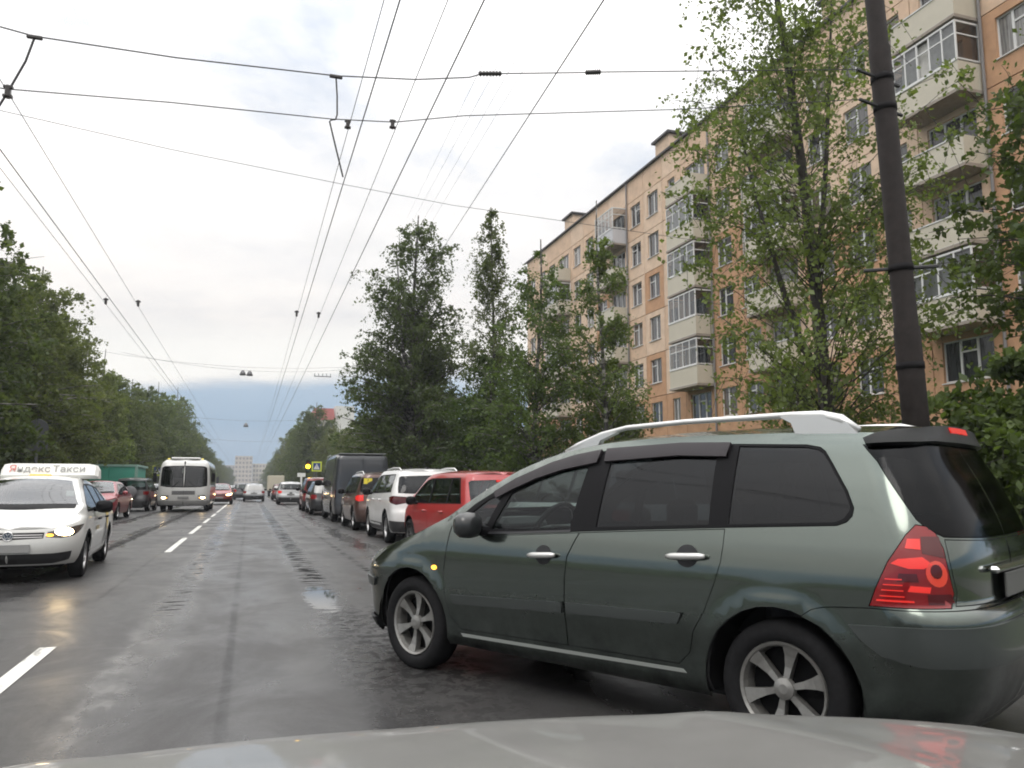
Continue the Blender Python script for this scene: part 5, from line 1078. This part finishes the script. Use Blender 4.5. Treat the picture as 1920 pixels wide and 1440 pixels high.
# grille bars and the round badge
for z_ in (.622, .652):
    a = surf(lambda u, v: Bx.wall(u, v), Cx.cv([('f', 0, z_-.005), ('f', .39, z_-.003), ('f', .39, z_+.004), ('f', 0, z_+.005)]), (), .06, .006, .004, flip=True); V_, F_, N_ = joined(a, mirrored(*a)); mesh('grille_bar', V_, F_, CHROME, e, nrm=N_)
bx_ = q['xf']-.015; bd = empty('badge', (0, 0, 0), parent=e)
zc, rr = .640, .062; xb_ = Bx.wall(Bx.sf(0, zc), zc)[0]+.012
MB().lathe([(rr-.010, 0), (rr-.008, .010), (rr, .010), (rr+.002, 0)], 28, 'x', (xb_, 0, zc)).build('ring', CHROME, bd, True)
MB().lathe([(.0005, .002), (rr-.009, .002)], 24, 'x', (xb_-.004, 0, zc)).build('disc', mat('badge_blue', (.03, .05, .09), .3), bd)
def stroke(mb, a, b, w_=.0055):
    d = Vector((b[0]-a[0], b[1]-a[1])); d.normalize(); n = Vector((-d.y, d.x))*w_; P = [(a[0]+n.x, a[1]+n.y), (b[0]+n.x, b[1]+n.y), (b[0]-n.x, b[1]-n.y), (a[0]-n.x, a[1]-n.y)]; mb.prism([(p[0], p[1]+zc) for p in P], xb_, xb_+.008, 'x')
lt = MB(); stroke(lt, (-.024, .046), (0, .006)); stroke(lt, (.024, .046), (0, .006)); fix_normals(lt.build('letter', CHROME, bd))
lt = MB()
for a_, b_ in (((-.044, .028), (-.020, -.042)), ((-.020, -.042), (0, -.006)), ((0, -.006), (.020, -.042)), ((.020, -.042), (.044, .028))): stroke(lt, a_, b_)
fix_normals(lt.build('letter', CHROME, bd))
MB().box(q['xf']-.0, q['xf']+.012, -.26, .26, .42, .53, .003).build('number_plate', PLATE, e)
# roof sign: a long tapered white box across the roof
rs = MB(); W2 = .67
pr = [(-.20, 1.44), (.20, 1.44), (.235, 1.50), (.15, 1.68), (-.15, 1.68), (-.235, 1.50)]
n_ = len(pr); rs.V = [(1.10+p[0]*k, y_, 1.44+(p[1]-1.44)*kz) for (y_, k, kz) in ((-W2, .72, .58), (-W2*.93, .95, .92), (-W2*.80, 1, 1), (W2*.80, 1, 1), (W2*.93, .95, .92), (W2, .72, .58)) for p in pr]
rs.F = [(i*n_+j, i*n_+(j+1) % n_, (i+1)*n_+(j+1) % n_, (i+1)*n_+j) for i in range(5) for j in range(n_)]+[tuple(range(n_)), tuple(range(5*n_, 6*n_))]
rso = fix_normals(rs.build('roof_sign', mat('sign_white', (.74, .74, .70), .45, emit=(1, 1, .95), estr=.04), e)); rso.location = (0, .10, -.01)
SIGNRED = mat('sign_red', (.60, .20, .17), .5); SIGNBLK = mat('sign_black', (.26, .26, .25), .5)
tl_ = math.atan2(.085, .18); xs_ = 1.10+.195+.012; zs_ = 1.592
t1 = text('lettering', 'Я', SIGNRED, rso, (xs_, -.50, zs_), (R(90)-tl_, 0, R(90)), .17); t2 = text('lettering', 'ндекс', SIGNBLK, rso, (xs_, -.22, zs_), (R(90)-tl_, 0, R(90)), .16); t3 = text('lettering', 'Такси', SIGNBLK, rso, (xs_, .26, zs_), (R(90)-tl_, 0, R(90)), .16)
MB().box(1.38, 1.50, -.15, .15, 1.435, 1.50, .02).build('roof_lamp', mat('orange_lamp', (.75, .33, .03), .4, emit=(1, .4, .03), estr=.25), e)
# side livery: yellow and black band behind the rear door
YEL = mat('livery_yellow', (.72, .50, .03), .4, 0, .5)
Cx.wall('livery', YEL, [(.62, .90), (.20, .92), (.30, .66), (.42, .56), (.52, .70)], hole=False, off=.005, rim=0); Cx.wall('livery', mat('livery_black', (.03, .03, .03), .4, 0, .5), [(.66, .70), (.54, .68), (.44, .54), (.47, .42), (.80, .36), (.75, .5)], hole=False, off=.005, rim=0)
Cx.wall('small_print', mat('print_grey', (.38, .37, .33), .5), [(1.75, .86), (1.50, .86), (1.50, .82), (1.75, .82)], hole=False, off=.005, rim=0); Cx.wall('small_print', mat('print_tan', (.50, .44, .30), .5), [(1.85, .70), (1.45, .70), (1.45, .64), (1.85, .64)], hole=False, off=.005, rim=0)
zsk = 1.02; MB().box(1.845, 1.85, .42, .52, 1.16, 1.24).build('screen_sticker', WHITE, e)
# red saloon parked facing us, grey 4x4, pale cars, red car behind the bus
sp, q = spec_three(4.45, 2.65, .85, 1.76, 1.46, .95, .95, 1.0)
CRIM = paint('crimson_paint', (.26, .025, .035), .2, .35, .4)
Bx, e, Cx = new_car('saloon', 'red saloon parked facing the traffic behind the white taxi', -5.55, 36.9, -91, sp, q, .11)
front_face(Cx, Bx, q, CRIM, LAMP_CLR, GRILLE, (.64, .78)); pn = side_panes(Cx, Bx, q, [1.38, .62], G_MID, .03, .07, -.12, rear_lean=.42); finish(Cx, Bx, q, CRIM, TY, RM5, .76, panes=pn, sedan=(-.05, .50)); mirror_part(e, 1.95, .87, 1.02, CRIM, 1.0, -1); MB().box(q['xf']-.0, q['xf']+.012, -.26, .26, .44, .55, .003).build('number_plate', PLATE, e); redsal = e
GREY4 = paint('dull_grey_paint', (.085, .088, .09), .2, .5, .5)
f4, _ = proto_rear('off_roader', 'boxy grey off-roader with spare wheel parked behind the red saloon', -5.75, 46.0, 88, GREY4, 4.0, 2.4, 1.74, 1.70, 1.1, 1.08, tail=.02)
MB().lathe([(.001, -.10), (.30, -.10), (.35, -.05), (.35, .06), (.3, .08)], 24, 'x', (-.86, 0, .95)).build('spare_wheel_cover', mat('cover_grey', (.16, .16, .165), .6), f4, True)
OC = 'oncoming traffic beyond the bus'
def front_car(src, x, y, head, label, pa, pb, lamps=True, group=None, name=None):
    c = clone(src, x, y, head, label, pa, pb, group, name)
    if lamps:
        for ch in c.children:
            if ch.name.startswith('head_lamp'): ch.material_slots[0].link = 'OBJECT'; ch.material_slots[0].material = LAMP_ON
    return c
front_car(redsal, -6.35, 58, -95, 'white saloon parked beyond the grey off-roader, nearest to the railing', CRIM, SUVW, False, 'pale cars parked on the far side')
front_car(redsal, -6.1, 64.5, -90, 'silver saloon parked behind the bus, second beyond the railing', CRIM, GREYSIL, False, 'pale cars parked on the far side')
front_car(redsal, -1.98, 64.5, -90, 'red saloon with headlamps on following close behind the bus', CRIM, REDP, True, OC)
front_car(redsal, -3.0, 96, -90, 'silver saloon with headlamps on, first beyond the red saloon behind the bus', CRIM, GREYSIL, True, OC)
front_car(redsal, -5.6, 92, -90, 'black saloon parked at the far kerb beyond the bus', CRIM, DARKP, False, OC)
front_car(redsal, -2.9, 118, -90, 'white saloon with headlamps on, second beyond the bus', CRIM, SUVW, True, OC)
front_car(redsal, -5.2, 128, -90, 'grey saloon far off in the outer oncoming lane', CRIM, GREYP, True, OC)
front_car(redsal, -2.7, 150, -90, 'white saloon with bright headlamps, farthest of the oncoming cars', CRIM, SKYP, True, OC)
# ---------------------------------------------------------------- bus
BUSW = paint('bus_white', (.62, .62, .60), 0, .4, .35, dz=(.3, 1.3)); BH = 2.66; bw = 1.22
bsp = dict(xr=[(.3, -1.75), (.6, -1.8), (2.4, -1.75), (BH, -1.6)], xf=[(.3, 5.0), (.55, 5.08), (.9, 5.10), (1.3, 5.08), (2.2, 4.98), (2.5, 4.86), (BH, 4.6)], wz=[(.3, bw*.95), (.6, bw), (1.3, bw), (2.2, bw*.96), (2.5, bw*.90), (BH, bw*.80)],
 top=[(-2.2, BH-.08), (-1.4, BH-.02), (2, BH), (4.2, BH-.02), (4.7, BH-.08), (5.3, BH-.14)], crown=[(-2, .05), (3, .06), (5.2, .04)], Dr=[(.3, .25), (2.6, .25)], Df=[(.3, .42), (2.6, .40)], taper=[(0, 1)], er=(2.2, 6), ef=(2.3, 5.5), edge=(.07, .16))
Bb = Body(**bsp); bs = empty('bus', (-3.10, 49.0, 0), R(-90.5), 'white bus with a split windscreen coming towards us behind the taxi', 'bus'); Cb = Car(Bb, bs, .10, .34, ((0, .42), (3.6, .42)), .52, .42, .005)
wsP = [('f', .0, 1.22), ('f', .80, 1.24), ('f', 1.10, 1.30), ('f', 1.06, 2.22), ('f', .95, 2.30), ('f', 0, 2.33)]; p1 = [('f', .045, 1.27), ('f', .78, 1.29), ('f', 1.04, 1.35), ('f', 1.00, 2.19), ('f', .91, 2.25), ('f', .045, 2.28)]
Cb.wall('screen_surround', BLACK, wsP, 'span', holes=[p1]); Cb.wall('windscreen', G_SCREEN, p1, hole=False, off=-.01, rim=0)
Cb.wall('grille', mat('bus_grille', (.30, .30, .30), .5), [('f', 0, .86), ('f', .55, .86), ('f', .55, 1.06), ('f', 0, 1.06)], 'span')
bh = Cb.wall('head_lamp', LAMP_CLR, [('f', .70, .62), ('f', 1.00, .62), ('f', 1.02, .84), ('f', .68, .84)], g=.05); lit(bh, .92, .71, .065, LAMP_HOT, Bb, .008); lit(bh, .78, .71, .03, AMBER, Bb, .008)
Cb.wall('bumper', mat('bus_bumper', (.26, .26, .255), .6), [('f', 0, .36), ('f', .9, .36), (4.55, .37), (4.5, .56), ('f', .9, .56), ('f', 0, .56)], 'span', off=.03)
sw = []
for x0, x1 in ((4.3, 3.45), (3.35, 2.35), (2.25, 1.25), (1.15, .15), (.05, -.95)): P_ = [(x0, 1.35), (x1, 1.35), (x1, 2.20), (x0, 2.20)]; sw.append(P_); Cb.wall('side_window', G_TINT, P_)
Cb.wall('red_stripe', mat('bus_red', (.40, .035, .03), .45, 0, .4), [(4.2, .62), (-1.4, .62), (-1.4, 1.25), (4.2, 1.25)], hole=False, off=.004, rim=0)
Cb.body('body', BUSW); Cb.shell(.05, glassholes=[Cb.cv(p1)]+[Cb.cv(p) for p in sw]); Cb.cap('roof', BUSW, Bb.xtail, Bb.xnose, 0, 0, 1.0)
TYB = tyre_mesh(.42, .25, .26, 28); RMBus = rim_mesh(.25, .22, 8, STEELW, .25, 24); Cb.add_wheels(TYB, RMBus, 1.05); MB().box(-1.6, 4.7, -1.0, 1.0, .30, .55).build('underbody', BLACK, bs)
for z_ in (.90, .96, 1.02):
    a = surf(lambda u, v: Bb.wall(u, v), Cb.cv([('f', 0, z_-.012), ('f', .53, z_-.012), ('f', .53, z_+.012), ('f', 0, z_+.012)]), (), .1, .008, .004, flip=True); V_, F_, N_ = joined(a, mirrored(*a)); mesh('grille_bar', V_, F_, BLACK, bs, nrm=N_)
MB().box(5.11, 5.125, -.26, .26, .66, .78, .003).build('number_plate', PLATE, bs); MB().box(3.6, 4.6, -.7, .7, BH+.02, BH+.10, .05).build('roof_hatch', BUSW, bs)
for sd in (1, -1):
    MB().box(4.5, 4.6, sd*.80-.06, sd*.80+.06, BH-.01, BH+.05, .02).build('marker_lamp', mat('marker_yellow', (.70, .60, .10), .4, emit=(1, .8, .1), estr=.5), bs)
    MB().box(4.95, 5.03, sd*1.38-.09, sd*1.38+.09, 1.50, 1.95, .03).tube([(4.98, sd*1.36, 1.95), (4.9, sd*1.2, 2.2)], .02, 6).build('mirror', BLACK, bs)
    MB().tube([(5.12, sd*.55, 1.22), (5.09, sd*.22, 1.55)], .012, 5).build('wiper', BLACK, bs)
MB().box(4.5, 4.52, -.14, .02, 1.95, 2.2).build('paper_sign', WHITE, bs)
for y_ in (.75, -.4): MB().box(3.2, 3.35, y_-.25, y_+.25, 1.0, 1.75, .05).build('seat', SEATM, bs)
# ---------------------------------------------------------------- own bonnet at the bottom of the view
OWN = mat('own_white_paint', (.155, .153, .146), .38, 0, .55, noise=.12, nscale=5)
own = empty('own_car_front', (.26, 0, -.026), 0, 'pale grey-white car bonnet at the bottom of the view', 'car')
def bon(a, t):
    X = a*.95; yf = 1.46-.20*(X+.02)**2-.10*max(0, abs(a)-.85)**2*16*.3; yy = .20+(yf-.20)*t
    z = .985-.105*t**1.5-.030*a*a+.032*max(0, -a)-.05*max(0, t-.88)**2/.0144*.9+.010*math.exp(-((abs(a)-.55)/.07)**2)*(1-t*.5)
    return (X, yy, z)
n_a, n_t = 48, 40; V = [bon(-1+2*i/n_a, j/n_t) for j in range(n_t+1) for i in range(n_a+1)]; F = [(j*(n_a+1)+i, j*(n_a+1)+i+1, (j+1)*(n_a+1)+i+1, (j+1)*(n_a+1)+i) for j in range(n_t) for i in range(n_a)]
mesh('bonnet', V, F, OWN, own, True)
fr = []
for dz, dy in ((.012, .006), (.06, .05), (.16, .09), (.30, .12), (.45, .13), (.60, .10)):
    fr += [(lambda p: (p[0]*(1+.02*dz), p[1]+dy, p[2]-dz))(bon(-1+2*i/n_a, 1)) for i in range(n_a+1)]
mesh('front_fascia', fr, [(j*(n_a+1)+i, j*(n_a+1)+i+1, (j+1)*(n_a+1)+i+1, (j+1)*(n_a+1)+i) for j in range(5) for i in range(n_a)], OWN, own, True)
for sd in (-1, 1):
    sdv = []
    for dz, dx in ((.008, .004), (.05, .03), (.2, .045), (.45, .04), (.65, .02)): sdv += [(lambda p: (p[0]+sd*dx, p[1], p[2]-dz))(bon(sd, j/n_t)) for j in range(n_t+1)]
    o_ = mesh('front_wing', sdv, [(k*(n_t+1)+j, k*(n_t+1)+j+1, (k+1)*(n_t+1)+j+1, (k+1)*(n_t+1)+j) for k in range(4) for j in range(n_t)], OWN, own, True); fix_normals(o_)
    inst('wheel', TY, own, (sd*.74, .62, .315), (0, 0, R(90)*-sd))
# ================================================================ STREET FURNITURE
WIRE = mat('cable_black', (.02, .02, .022), .6); STEELD = mat('galvanised_steel', (.16, .165, .17), .5, .6); POLEM = mat('brown_pole', (.017, .0135, .0125), .8, spec=.2, noise=.3, bump=.3, nscale=8)
_F = Vector((math.sin(YAW)*math.cos(PITCH), math.cos(YAW)*math.cos(PITCH), math.sin(PITCH))); _R = Vector((math.cos(YAW), -math.sin(YAW), 0)); _U = _R.cross(_F)
def ray(x, y): return _F+_R*((x-960)/1500)-_U*((y-720)/1500)
def atz(x, y, z): d = ray(x, y); t = (z-EYE)/d.z; return Vector((0, 0, EYE))+d*t
def aty(x, y, Y): d = ray(x, y); t = Y/d.y; return Vector((0, 0, EYE))+d*t
# tram-and-trolley pole beside the estate car
PX, PY = 7.35, 7.30
po = empty('catenary_pole', (PX, PY, .1), label='thick dark brown steel pole standing in front of the apartment block', cat='pole'); lean = Vector((-.030, .012, 1))
def onp(z): return lean*z
po_m = MB().tube([onp(0), onp(3.0), onp(3.02), onp(6.5), onp(6.52), onp(9.6)], [.150, .146, .132, .126, .112, .104], 20); po_m.build('shaft', POLEM, po, True)
for z_ in (3.55, 3.62): pass
for z_, r_ in ((2.55, .156), (3.72, .142), (5.72, .136), (6.10, .134)): MB().tube([onp(z_-.04), onp(z_+.04)], r_, 20).build('clamp', mat('clamp_dark', (.012, .011, .012), .7, spec=.1), po, True)
for z_ in (5.72, 6.10): b = onp(z_); MB().tube([b+Vector((-.42, -.05, .03)), b+Vector((.30, .05, -.02))], .022, 6).build('bracket', WIRE, po)
b = onp(3.72); MB().tube([b+Vector((-.34, .22, 0)), b+Vector((.34, -.22, 0))], .022, 6).build('bracket', WIRE, po)
def wire(name, label, pts, r=.008, cat='wire', group='overhead line wires', n=5, fittings=None):
    r *= .72; o0 = Vector(pts[0]); e = empty(name, o0, label=label, cat=cat, group=group); MB().tube([Vector(p)-o0 for p in pts], r, n).build('cable', WIRE, e)
    return e, o0
def sag(a, b, s, n=13): a, b = Vector(a), Vector(b); return [a.lerp(b, i/(n-1))+Vector((0, 0, -s*4*(i/(n-1))*(1-i/(n-1)))) for i in range(n)]
def along(px, py, z, y0=-6, y1=150): p = atz(px, py, z); return [(p.x, y0, z), (p.x, p.y, z), (p.x, 45, z-.05), (p.x, y1, z)]
wA, oA = wire('contact_wire', 'thin contact wire crossing the view, leftmost of the near-side set', along(720, 0, 5.75), .006)
wB, oB = wire('feeder_cable', 'thick cable beside the leftmost contact wire, joined to the hanging jumper', along(750, 0, 5.6), .010)
wC, oC = wire('contact_wire', 'thin contact wire, second of the near-side set with its own clip', along(840, 0, 5.75), .006)
wD, oD = wire('feeder_cable', 'thick cable right of the second contact wire', along(908, 0, 5.6), .010)
e0 = aty(1150, -28, 6.5); e1 = aty(815, 490, 34); wE, oE = wire('guy_cable', 'thick cable slanting from the upper middle to behind the dense birch', [e0, e1, e1+(e1-e0)*.25], .011)
for i, (xa, ya, xb, yb) in enumerate(((905, 120, 785, 365), (940, 110, 790, 385), (968, 110, 795, 410), (1000, 100, 800, 432))):
    a = aty(xa, ya, 16); b = aty(xb, yb, 42); wire('thin_line', ['leftmost of four hair-thin lines above the birches', 'second from left of four hair-thin lines above the birches', 'third from left of four hair-thin lines above the birches', 'rightmost of four hair-thin lines above the birches'][i], [a, b, b+(b-a)*.6], .0055, group='hair-thin lines')
wG, oG = wire('feeder_cable', 'thick cable over the oncoming lanes running down to the far trees', along(0, 280, 5.6), .010)
wH, oH = wire('contact_wire', 'thin contact wire over the oncoming lanes, right of the thick cable', along(28, 195, 5.75), .006)
wI, oI = wire('contact_wire', 'thin contact wire over the oncoming lanes, left of the thick cable', along(0, 315, 5.75), .006)
YJ = PY
def cross(pts, Y): return [aty(x, y, Y) for x, y in pts]
jp = cross([(-120, 25), (0, 50), (65, 68), (330, 108), (630, 142), (780, 149), (880, 145), (905, 138)], YJ)
tip = Vector((PX, PY, .1))+onp(6.10)+Vector((-.42, -.05, .03)); mid1 = cross([(935, 138), (1095, 136)], YJ); mid2 = cross([(1125, 135)], YJ)
sj, oj = wire('span_wire', 'upper cross-span wire with two ribbed insulators reaching to the brown pole', jp+mid1+mid2+[tip], .0085)
INS = mat('insulator_dark', (.03, .026, .025), .35)
def insulator(par, o0, a, b, r=.03, k=7):
    a, b = Vector(a)-o0, Vector(b)-o0; d = (b-a); mb = MB(); P = []; rr = []
    for i in range(k*2+1): P.append(a+d*(i/(k*2))); rr.append(r if i % 2 else r*.5)
    mb.tube(P, rr, 8).build('insulator', INS, par, True)
insulator(sj, oj, *cross([(898, 138), (940, 138)], YJ)); insulator(sj, oj, *cross([(1098, 136), (1126, 135)], YJ))
kp = cross([(-120, 155), (0, 165), (15, 167), (320, 192), (620, 223), (740, 229), (870, 217)], YJ); tip2 = Vector((PX, PY, .1))+onp(5.72)+Vector((-.42, -.05, .03))
sk_, ok_ = wire('span_wire', 'lower cross-span wire carrying the contact wire clips', kp+[kp[-1].lerp(tip2, .5)+Vector((0, 0, -.03)), tip2], .007)
sl_, ol_ = wire('span_wire', 'thin farther span wire sloping across behind the jumper', cross([(-140, 178), (0, 207), (320, 280), (640, 345), (850, 385), (1060, 415), (1300, 450)], 13.0), .006)
def clip(par, o0, x, y, Y, s=1.0):
    p = aty(x, y, Y)-o0; mb = MB(); mb.box(p.x-.02*s, p.x+.02*s, p.y-.03*s, p.y+.03*s, p.z-.055*s, p.z+.055*s, .01*s).box(p.x-.035*s, p.x+.035*s, p.y-.02*s, p.y+.02*s, p.z+.03*s, p.z+.05*s).box(p.x-.035*s, p.x+.035*s, p.y-.02*s, p.y+.02*s, p.z-.05*s, p.z-.03*s); mb.build('clip', INS, par)
clip(sk_, ok_, 652, 233, YJ, .8); clip(sk_, ok_, 736, 233, YJ, .8); clip(sk_, ok_, 15, 172, YJ, 1.0)
def clip_on(par, o0, Y, z, s):
    mb = MB(); mb.box(-.02*s, .02*s, Y-o0.y-.03*s, Y-o0.y+.03*s, -.02*s, .10*s, .01*s).box(-.04*s, .04*s, Y-o0.y-.02*s, Y-o0.y+.02*s, .06*s, .085*s); mb.build('clip', INS, par)
for w_, o_ in ((wA, oA), (wC, oC), (wH, oH), (wI, oI)): clip_on(w_, o_, 21.5, 5.75, 1.35)
def hook(par, o0, x, y, Y): p = aty(x, y, Y)-o0; MB().box(p.x-.06, p.x+.06, p.y-.015, p.y+.015, p.z-.02, p.z+.012, .006).build('hanger', INS, par)
hook(sj, oj, 630, 143, YJ); hook(sj, oj, 65, 69, YJ)
J1 = cross([(630, 145), (632, 180), (632, 215), (629, 224), (621, 225), (618, 228), (626, 262), (643, 332)], YJ)
wire('jumper_cable', 'bent black jumper cable hanging between the two spans, in mid view', J1, .011)
wire('jumper_cable', 'black jumper cable curving down at the edge over the oncoming lanes', cross([(65, 70), (48, 115), (15, 172), (-10, 212)], YJ), .013)
# street lamps slung over the road
LAMPM = mat('lamp_shell', (.12, .12, .125), .5, .4)
def lamps(px, py, Y, n, lb, s=1.0):
    p = aty(px, py, Y); e = empty('slung_lamp', p, label=lb, cat='street lamp', group='lamps slung over the road')
    MB().lathe([(.03*s, .36*s), (.09*s, .34*s), (.16*s, .2*s), (.24*s, 0), (.22*s, -.02*s), (.001, -.02*s)], 16).build('shade', LAMPM, e, True); return e, p
lamps(455, 703, 62, 1, 'bell-shaped street lamp slung over the road, left of the nearest pair'); e_, p_ = lamps(468, 704, 62, 1, 'bell-shaped street lamp slung over the road, right of the nearest pair')
wire('span_wire', 'thin span wire holding the nearest pair of slung lamps', sag((-9, 62, p_.z+1.3), (9.5, 62, p_.z+1.2), .9), .011)
lamps(461, 800, 118, 1, 'small slung street lamp farther down the road', 1.5); q_ = aty(461, 797, 118); wire('span_wire', 'faint span wire holding the farther slung lamp', sag((-10, 118, q_.z+1.2), (9.5, 118, q_.z+1.2), .6), .016)
q_ = aty(470, 828, 165); wire('span_wire', 'faintest span wire low over the far end of the road', sag((-10, 165, q_.z+.6), (9.5, 165, q_.z+.5), .5), .02)
sw = empty('wire_switch', aty(605, 706, 44), label='small comb-shaped wire switch hanging before the dense birch', cat='wire switch'); MB().box(-.45, .45, -.02, .02, -.02, .02).build('bar', STEELD, sw)
for k in range(5): MB().box(-.44+.21*k, -.41+.21*k, -.015, .015, .02, .16).build('pin', STEELD, sw)
p_ = aty(605, 700, 44); wire('span_wire', 'thin span wire carrying the comb-shaped wire switch', sag((-9, 44, p_.z+.9), (8.5, 44, p_.z+.9), .75), .008)
# traffic light and crossing signs
tlp = empty('traffic_light', (5.75, 77.5, .1), label='traffic light showing amber on the near kerb beyond the queue', cat='traffic light')
MB().tube([(0, 0, 0), (0, 0, 3.6)], .06, 8).build('post', mat('post_grey', (.08, .08, .08), .6), tlp); MB().box(-.78, -.40, -.14, .10, 2.45, 3.65, .04).build('signal_head', BLACK, tlp); MB().tube([(-.4, 0, 2.9), (0, 0, 2.9)], .03, 6).build('arm', BLACK, tlp)
for z_, m_ in ((3.38, LAMP_DRED), (3.05, mat('amber_signal', (.9, .6, .02), .4, emit=(1, .55, .02), estr=9)), (2.72, mat('green_off', (.01, .05, .03), .3))): MB().lathe([(.001, -.15), (.13 if z_ != 3.05 else .20, -.15), (.14, -.12)], 16, 'y', (-.59, 0, z_)).build('lens', m_, tlp)
BLUE = mat('sign_blue', (.02, .05, .20), .4); LIME = mat('fluorescent_border', (.55, .62, .05), .45)
def crossing_sign(x, y, z, lb, flip=1, post=True):
    e = empty('crossing_sign', (x, y, .1), 0 if flip > 0 else R(180), lb, 'road sign', 'pedestrian crossing signs')
    if post: MB().tube([(0, .06, 0), (0, .06, z+.5)], .04, 8).build('post', STEELD, e)
    MB().box(-.45, .45, -.01, .02, z-.45, z+.45).build('border', LIME, e); MB().box(-.32, .32, -.02, -.011, z-.32, z+.32).build('blue_field', BLUE, e)
    fix_normals(MB().prism([(-.27, z-.25), (.27, z-.25), (0, z+.27)], -.03, -.021).build('triangle', WHITE, e))
    f = MB(); f.prism([(-.035, z-.02), (.045, z-.02), (.03, z+.09), (-.02, z+.09)], -.04, -.031); f.lathe([(.001, -.036), (.03, -.036), (.03, -.031)], 10, 'y', (.005, 0, z+.13)); f.prism([(-.035, z-.02), (.0, z-.02), (-.07, z-.20), (-.10, z-.19)], -.04, -.031); f.prism([(.01, z-.02), (.045, z-.02), (.10, z-.19), (.07, z-.20)], -.04, -.031); fix_normals(f.build('walking_figure', SIGNBLK, e)); return e
crossing_sign(5.85, 76.0, 3.02, 'square crossing sign with lime border beside the amber traffic light'); crossing_sign(-7.55, 75.5, 2.55, 'square crossing sign with lime border half hidden behind the bus')
gt = empty('traffic_light', (-7.7, 205, .1), label='distant traffic light showing green past the bus', cat='traffic light'); MB().tube([(0, 0, 0), (0, 0, 3.2)], .08, 6).build('post', BLACK, gt); MB().box(.15, .75, -.2, .2, 2.0, 3.6, .05).build('signal_head', BLACK, gt); MB().lathe([(.001, -.25), (.30, -.25), (.31, -.2)], 12, 'y', (1.6, 0, 1.35)).build('lens', mat('green_on', (.02, .6, .4), .4, emit=(.05, 1, .6), estr=4), gt)
# dark sign seen from behind, over the taxi
ds = empty('road_sign', (-7.75, 34.6, .1), label='round road sign with a plate below it, seen from behind above the taxi roof', cat='road sign'); SB = mat('sign_back', (.10, .105, .11), .6, .2)
MB().tube([(0, .04, 0), (0, .04, 3.75)], .06, 8).build('post', SB, ds); MB().lathe([(.001, -.01), (.36, -.01), (.37, .01), (.001, .012)], 24, 'y', (0, 0, 3.35)).build('disc', SB, ds); MB().box(-.38, .38, -.01, .012, 2.50, 2.92).build('plate', SB, ds)
# small white sign far along
ws_ = empty('road_sign', (5.7, 96, .1), label='small white T-shaped sign on a post beyond the crossover', cat='road sign'); MB().tube([(0, 0, 0), (0, 0, 2.6)], .11, 6).build('post', WHITE, ws_); MB().box(-.45, .45, -.03, .03, 2.3, 2.75).build('plate', WHITE, ws_)
# green steel garage
kg = empty('steel_garage', (-9.95, 61.5, .1), label='green steel garage with pale trim standing under the trees beyond the taxi', cat='garage'); kg.scale = (1, 1, 1.09); KG = mat('green_steel', (.045, .28, .205), .5, noise=.12, nscale=1); KP = mat('pale_green_trim', (.20, .33, .28), .5)
for k in range(3): MB().box(-2.75+1.72*k+.02, -2.75+1.72*(k+1)-.02, -.06, 0, 0, 2.35, .015).build('panel', KG, kg)
MB().box(-2.7, 2.35, .0, 6, 0, 2.33).build('shell', KG, kg); MB().box(-2.85, 2.5, -.12, 6.1, 2.35, 2.48).build('roof', KP, kg)
for x_ in (-2.8, 2.42): MB().box(x_-.07, x_+.11, -.12, -.06, 0, 2.35).build('post', KP, kg)
# pedestrian railing by the far kerb
rl = empty('railing', (-7.6, 48.5, .1), label='low white pedestrian railing along the far kerb beyond the grey off-roader', cat='railing'); RW = mat('railing_white', (.45, .46, .45), .5)
for z_ in (.35, 1.0): MB().tube([(0, 0, z_), (0, 7.5, z_)], .025, 6).build('rail', RW, rl)
me = bpy.data.meshes.new('baluster'); _m = MB().box(-.02, .02, -.02, .02, 0, 1.0); me.from_pydata(_m.V, [], _m.F); me.materials.append(RW)
for k in range(26): inst('baluster', me, rl, (0, .3*k, 0))
# ================================================================ AIR
hz = MB().box(-880, 880, -55, 700, -1.0, 40).build('haze', None, kind='stuff')
hm = bpy.data.materials.new('haze'); hm.use_nodes = True; t = hm.node_tree
for n in list(t.nodes): t.nodes.remove(n)
pv = t.nodes.new('ShaderNodeVolumePrincipled'); pv.inputs['Color'].default_value = (.86, .90, .96, 1); pv.inputs['Density'].default_value = .00062; pv.inputs['Anisotropy'].default_value = .2
ou = t.nodes.new('ShaderNodeOutputMaterial'); t.links.new(pv.outputs[0], ou.inputs['Volume']); hz.data.materials.append(hm)
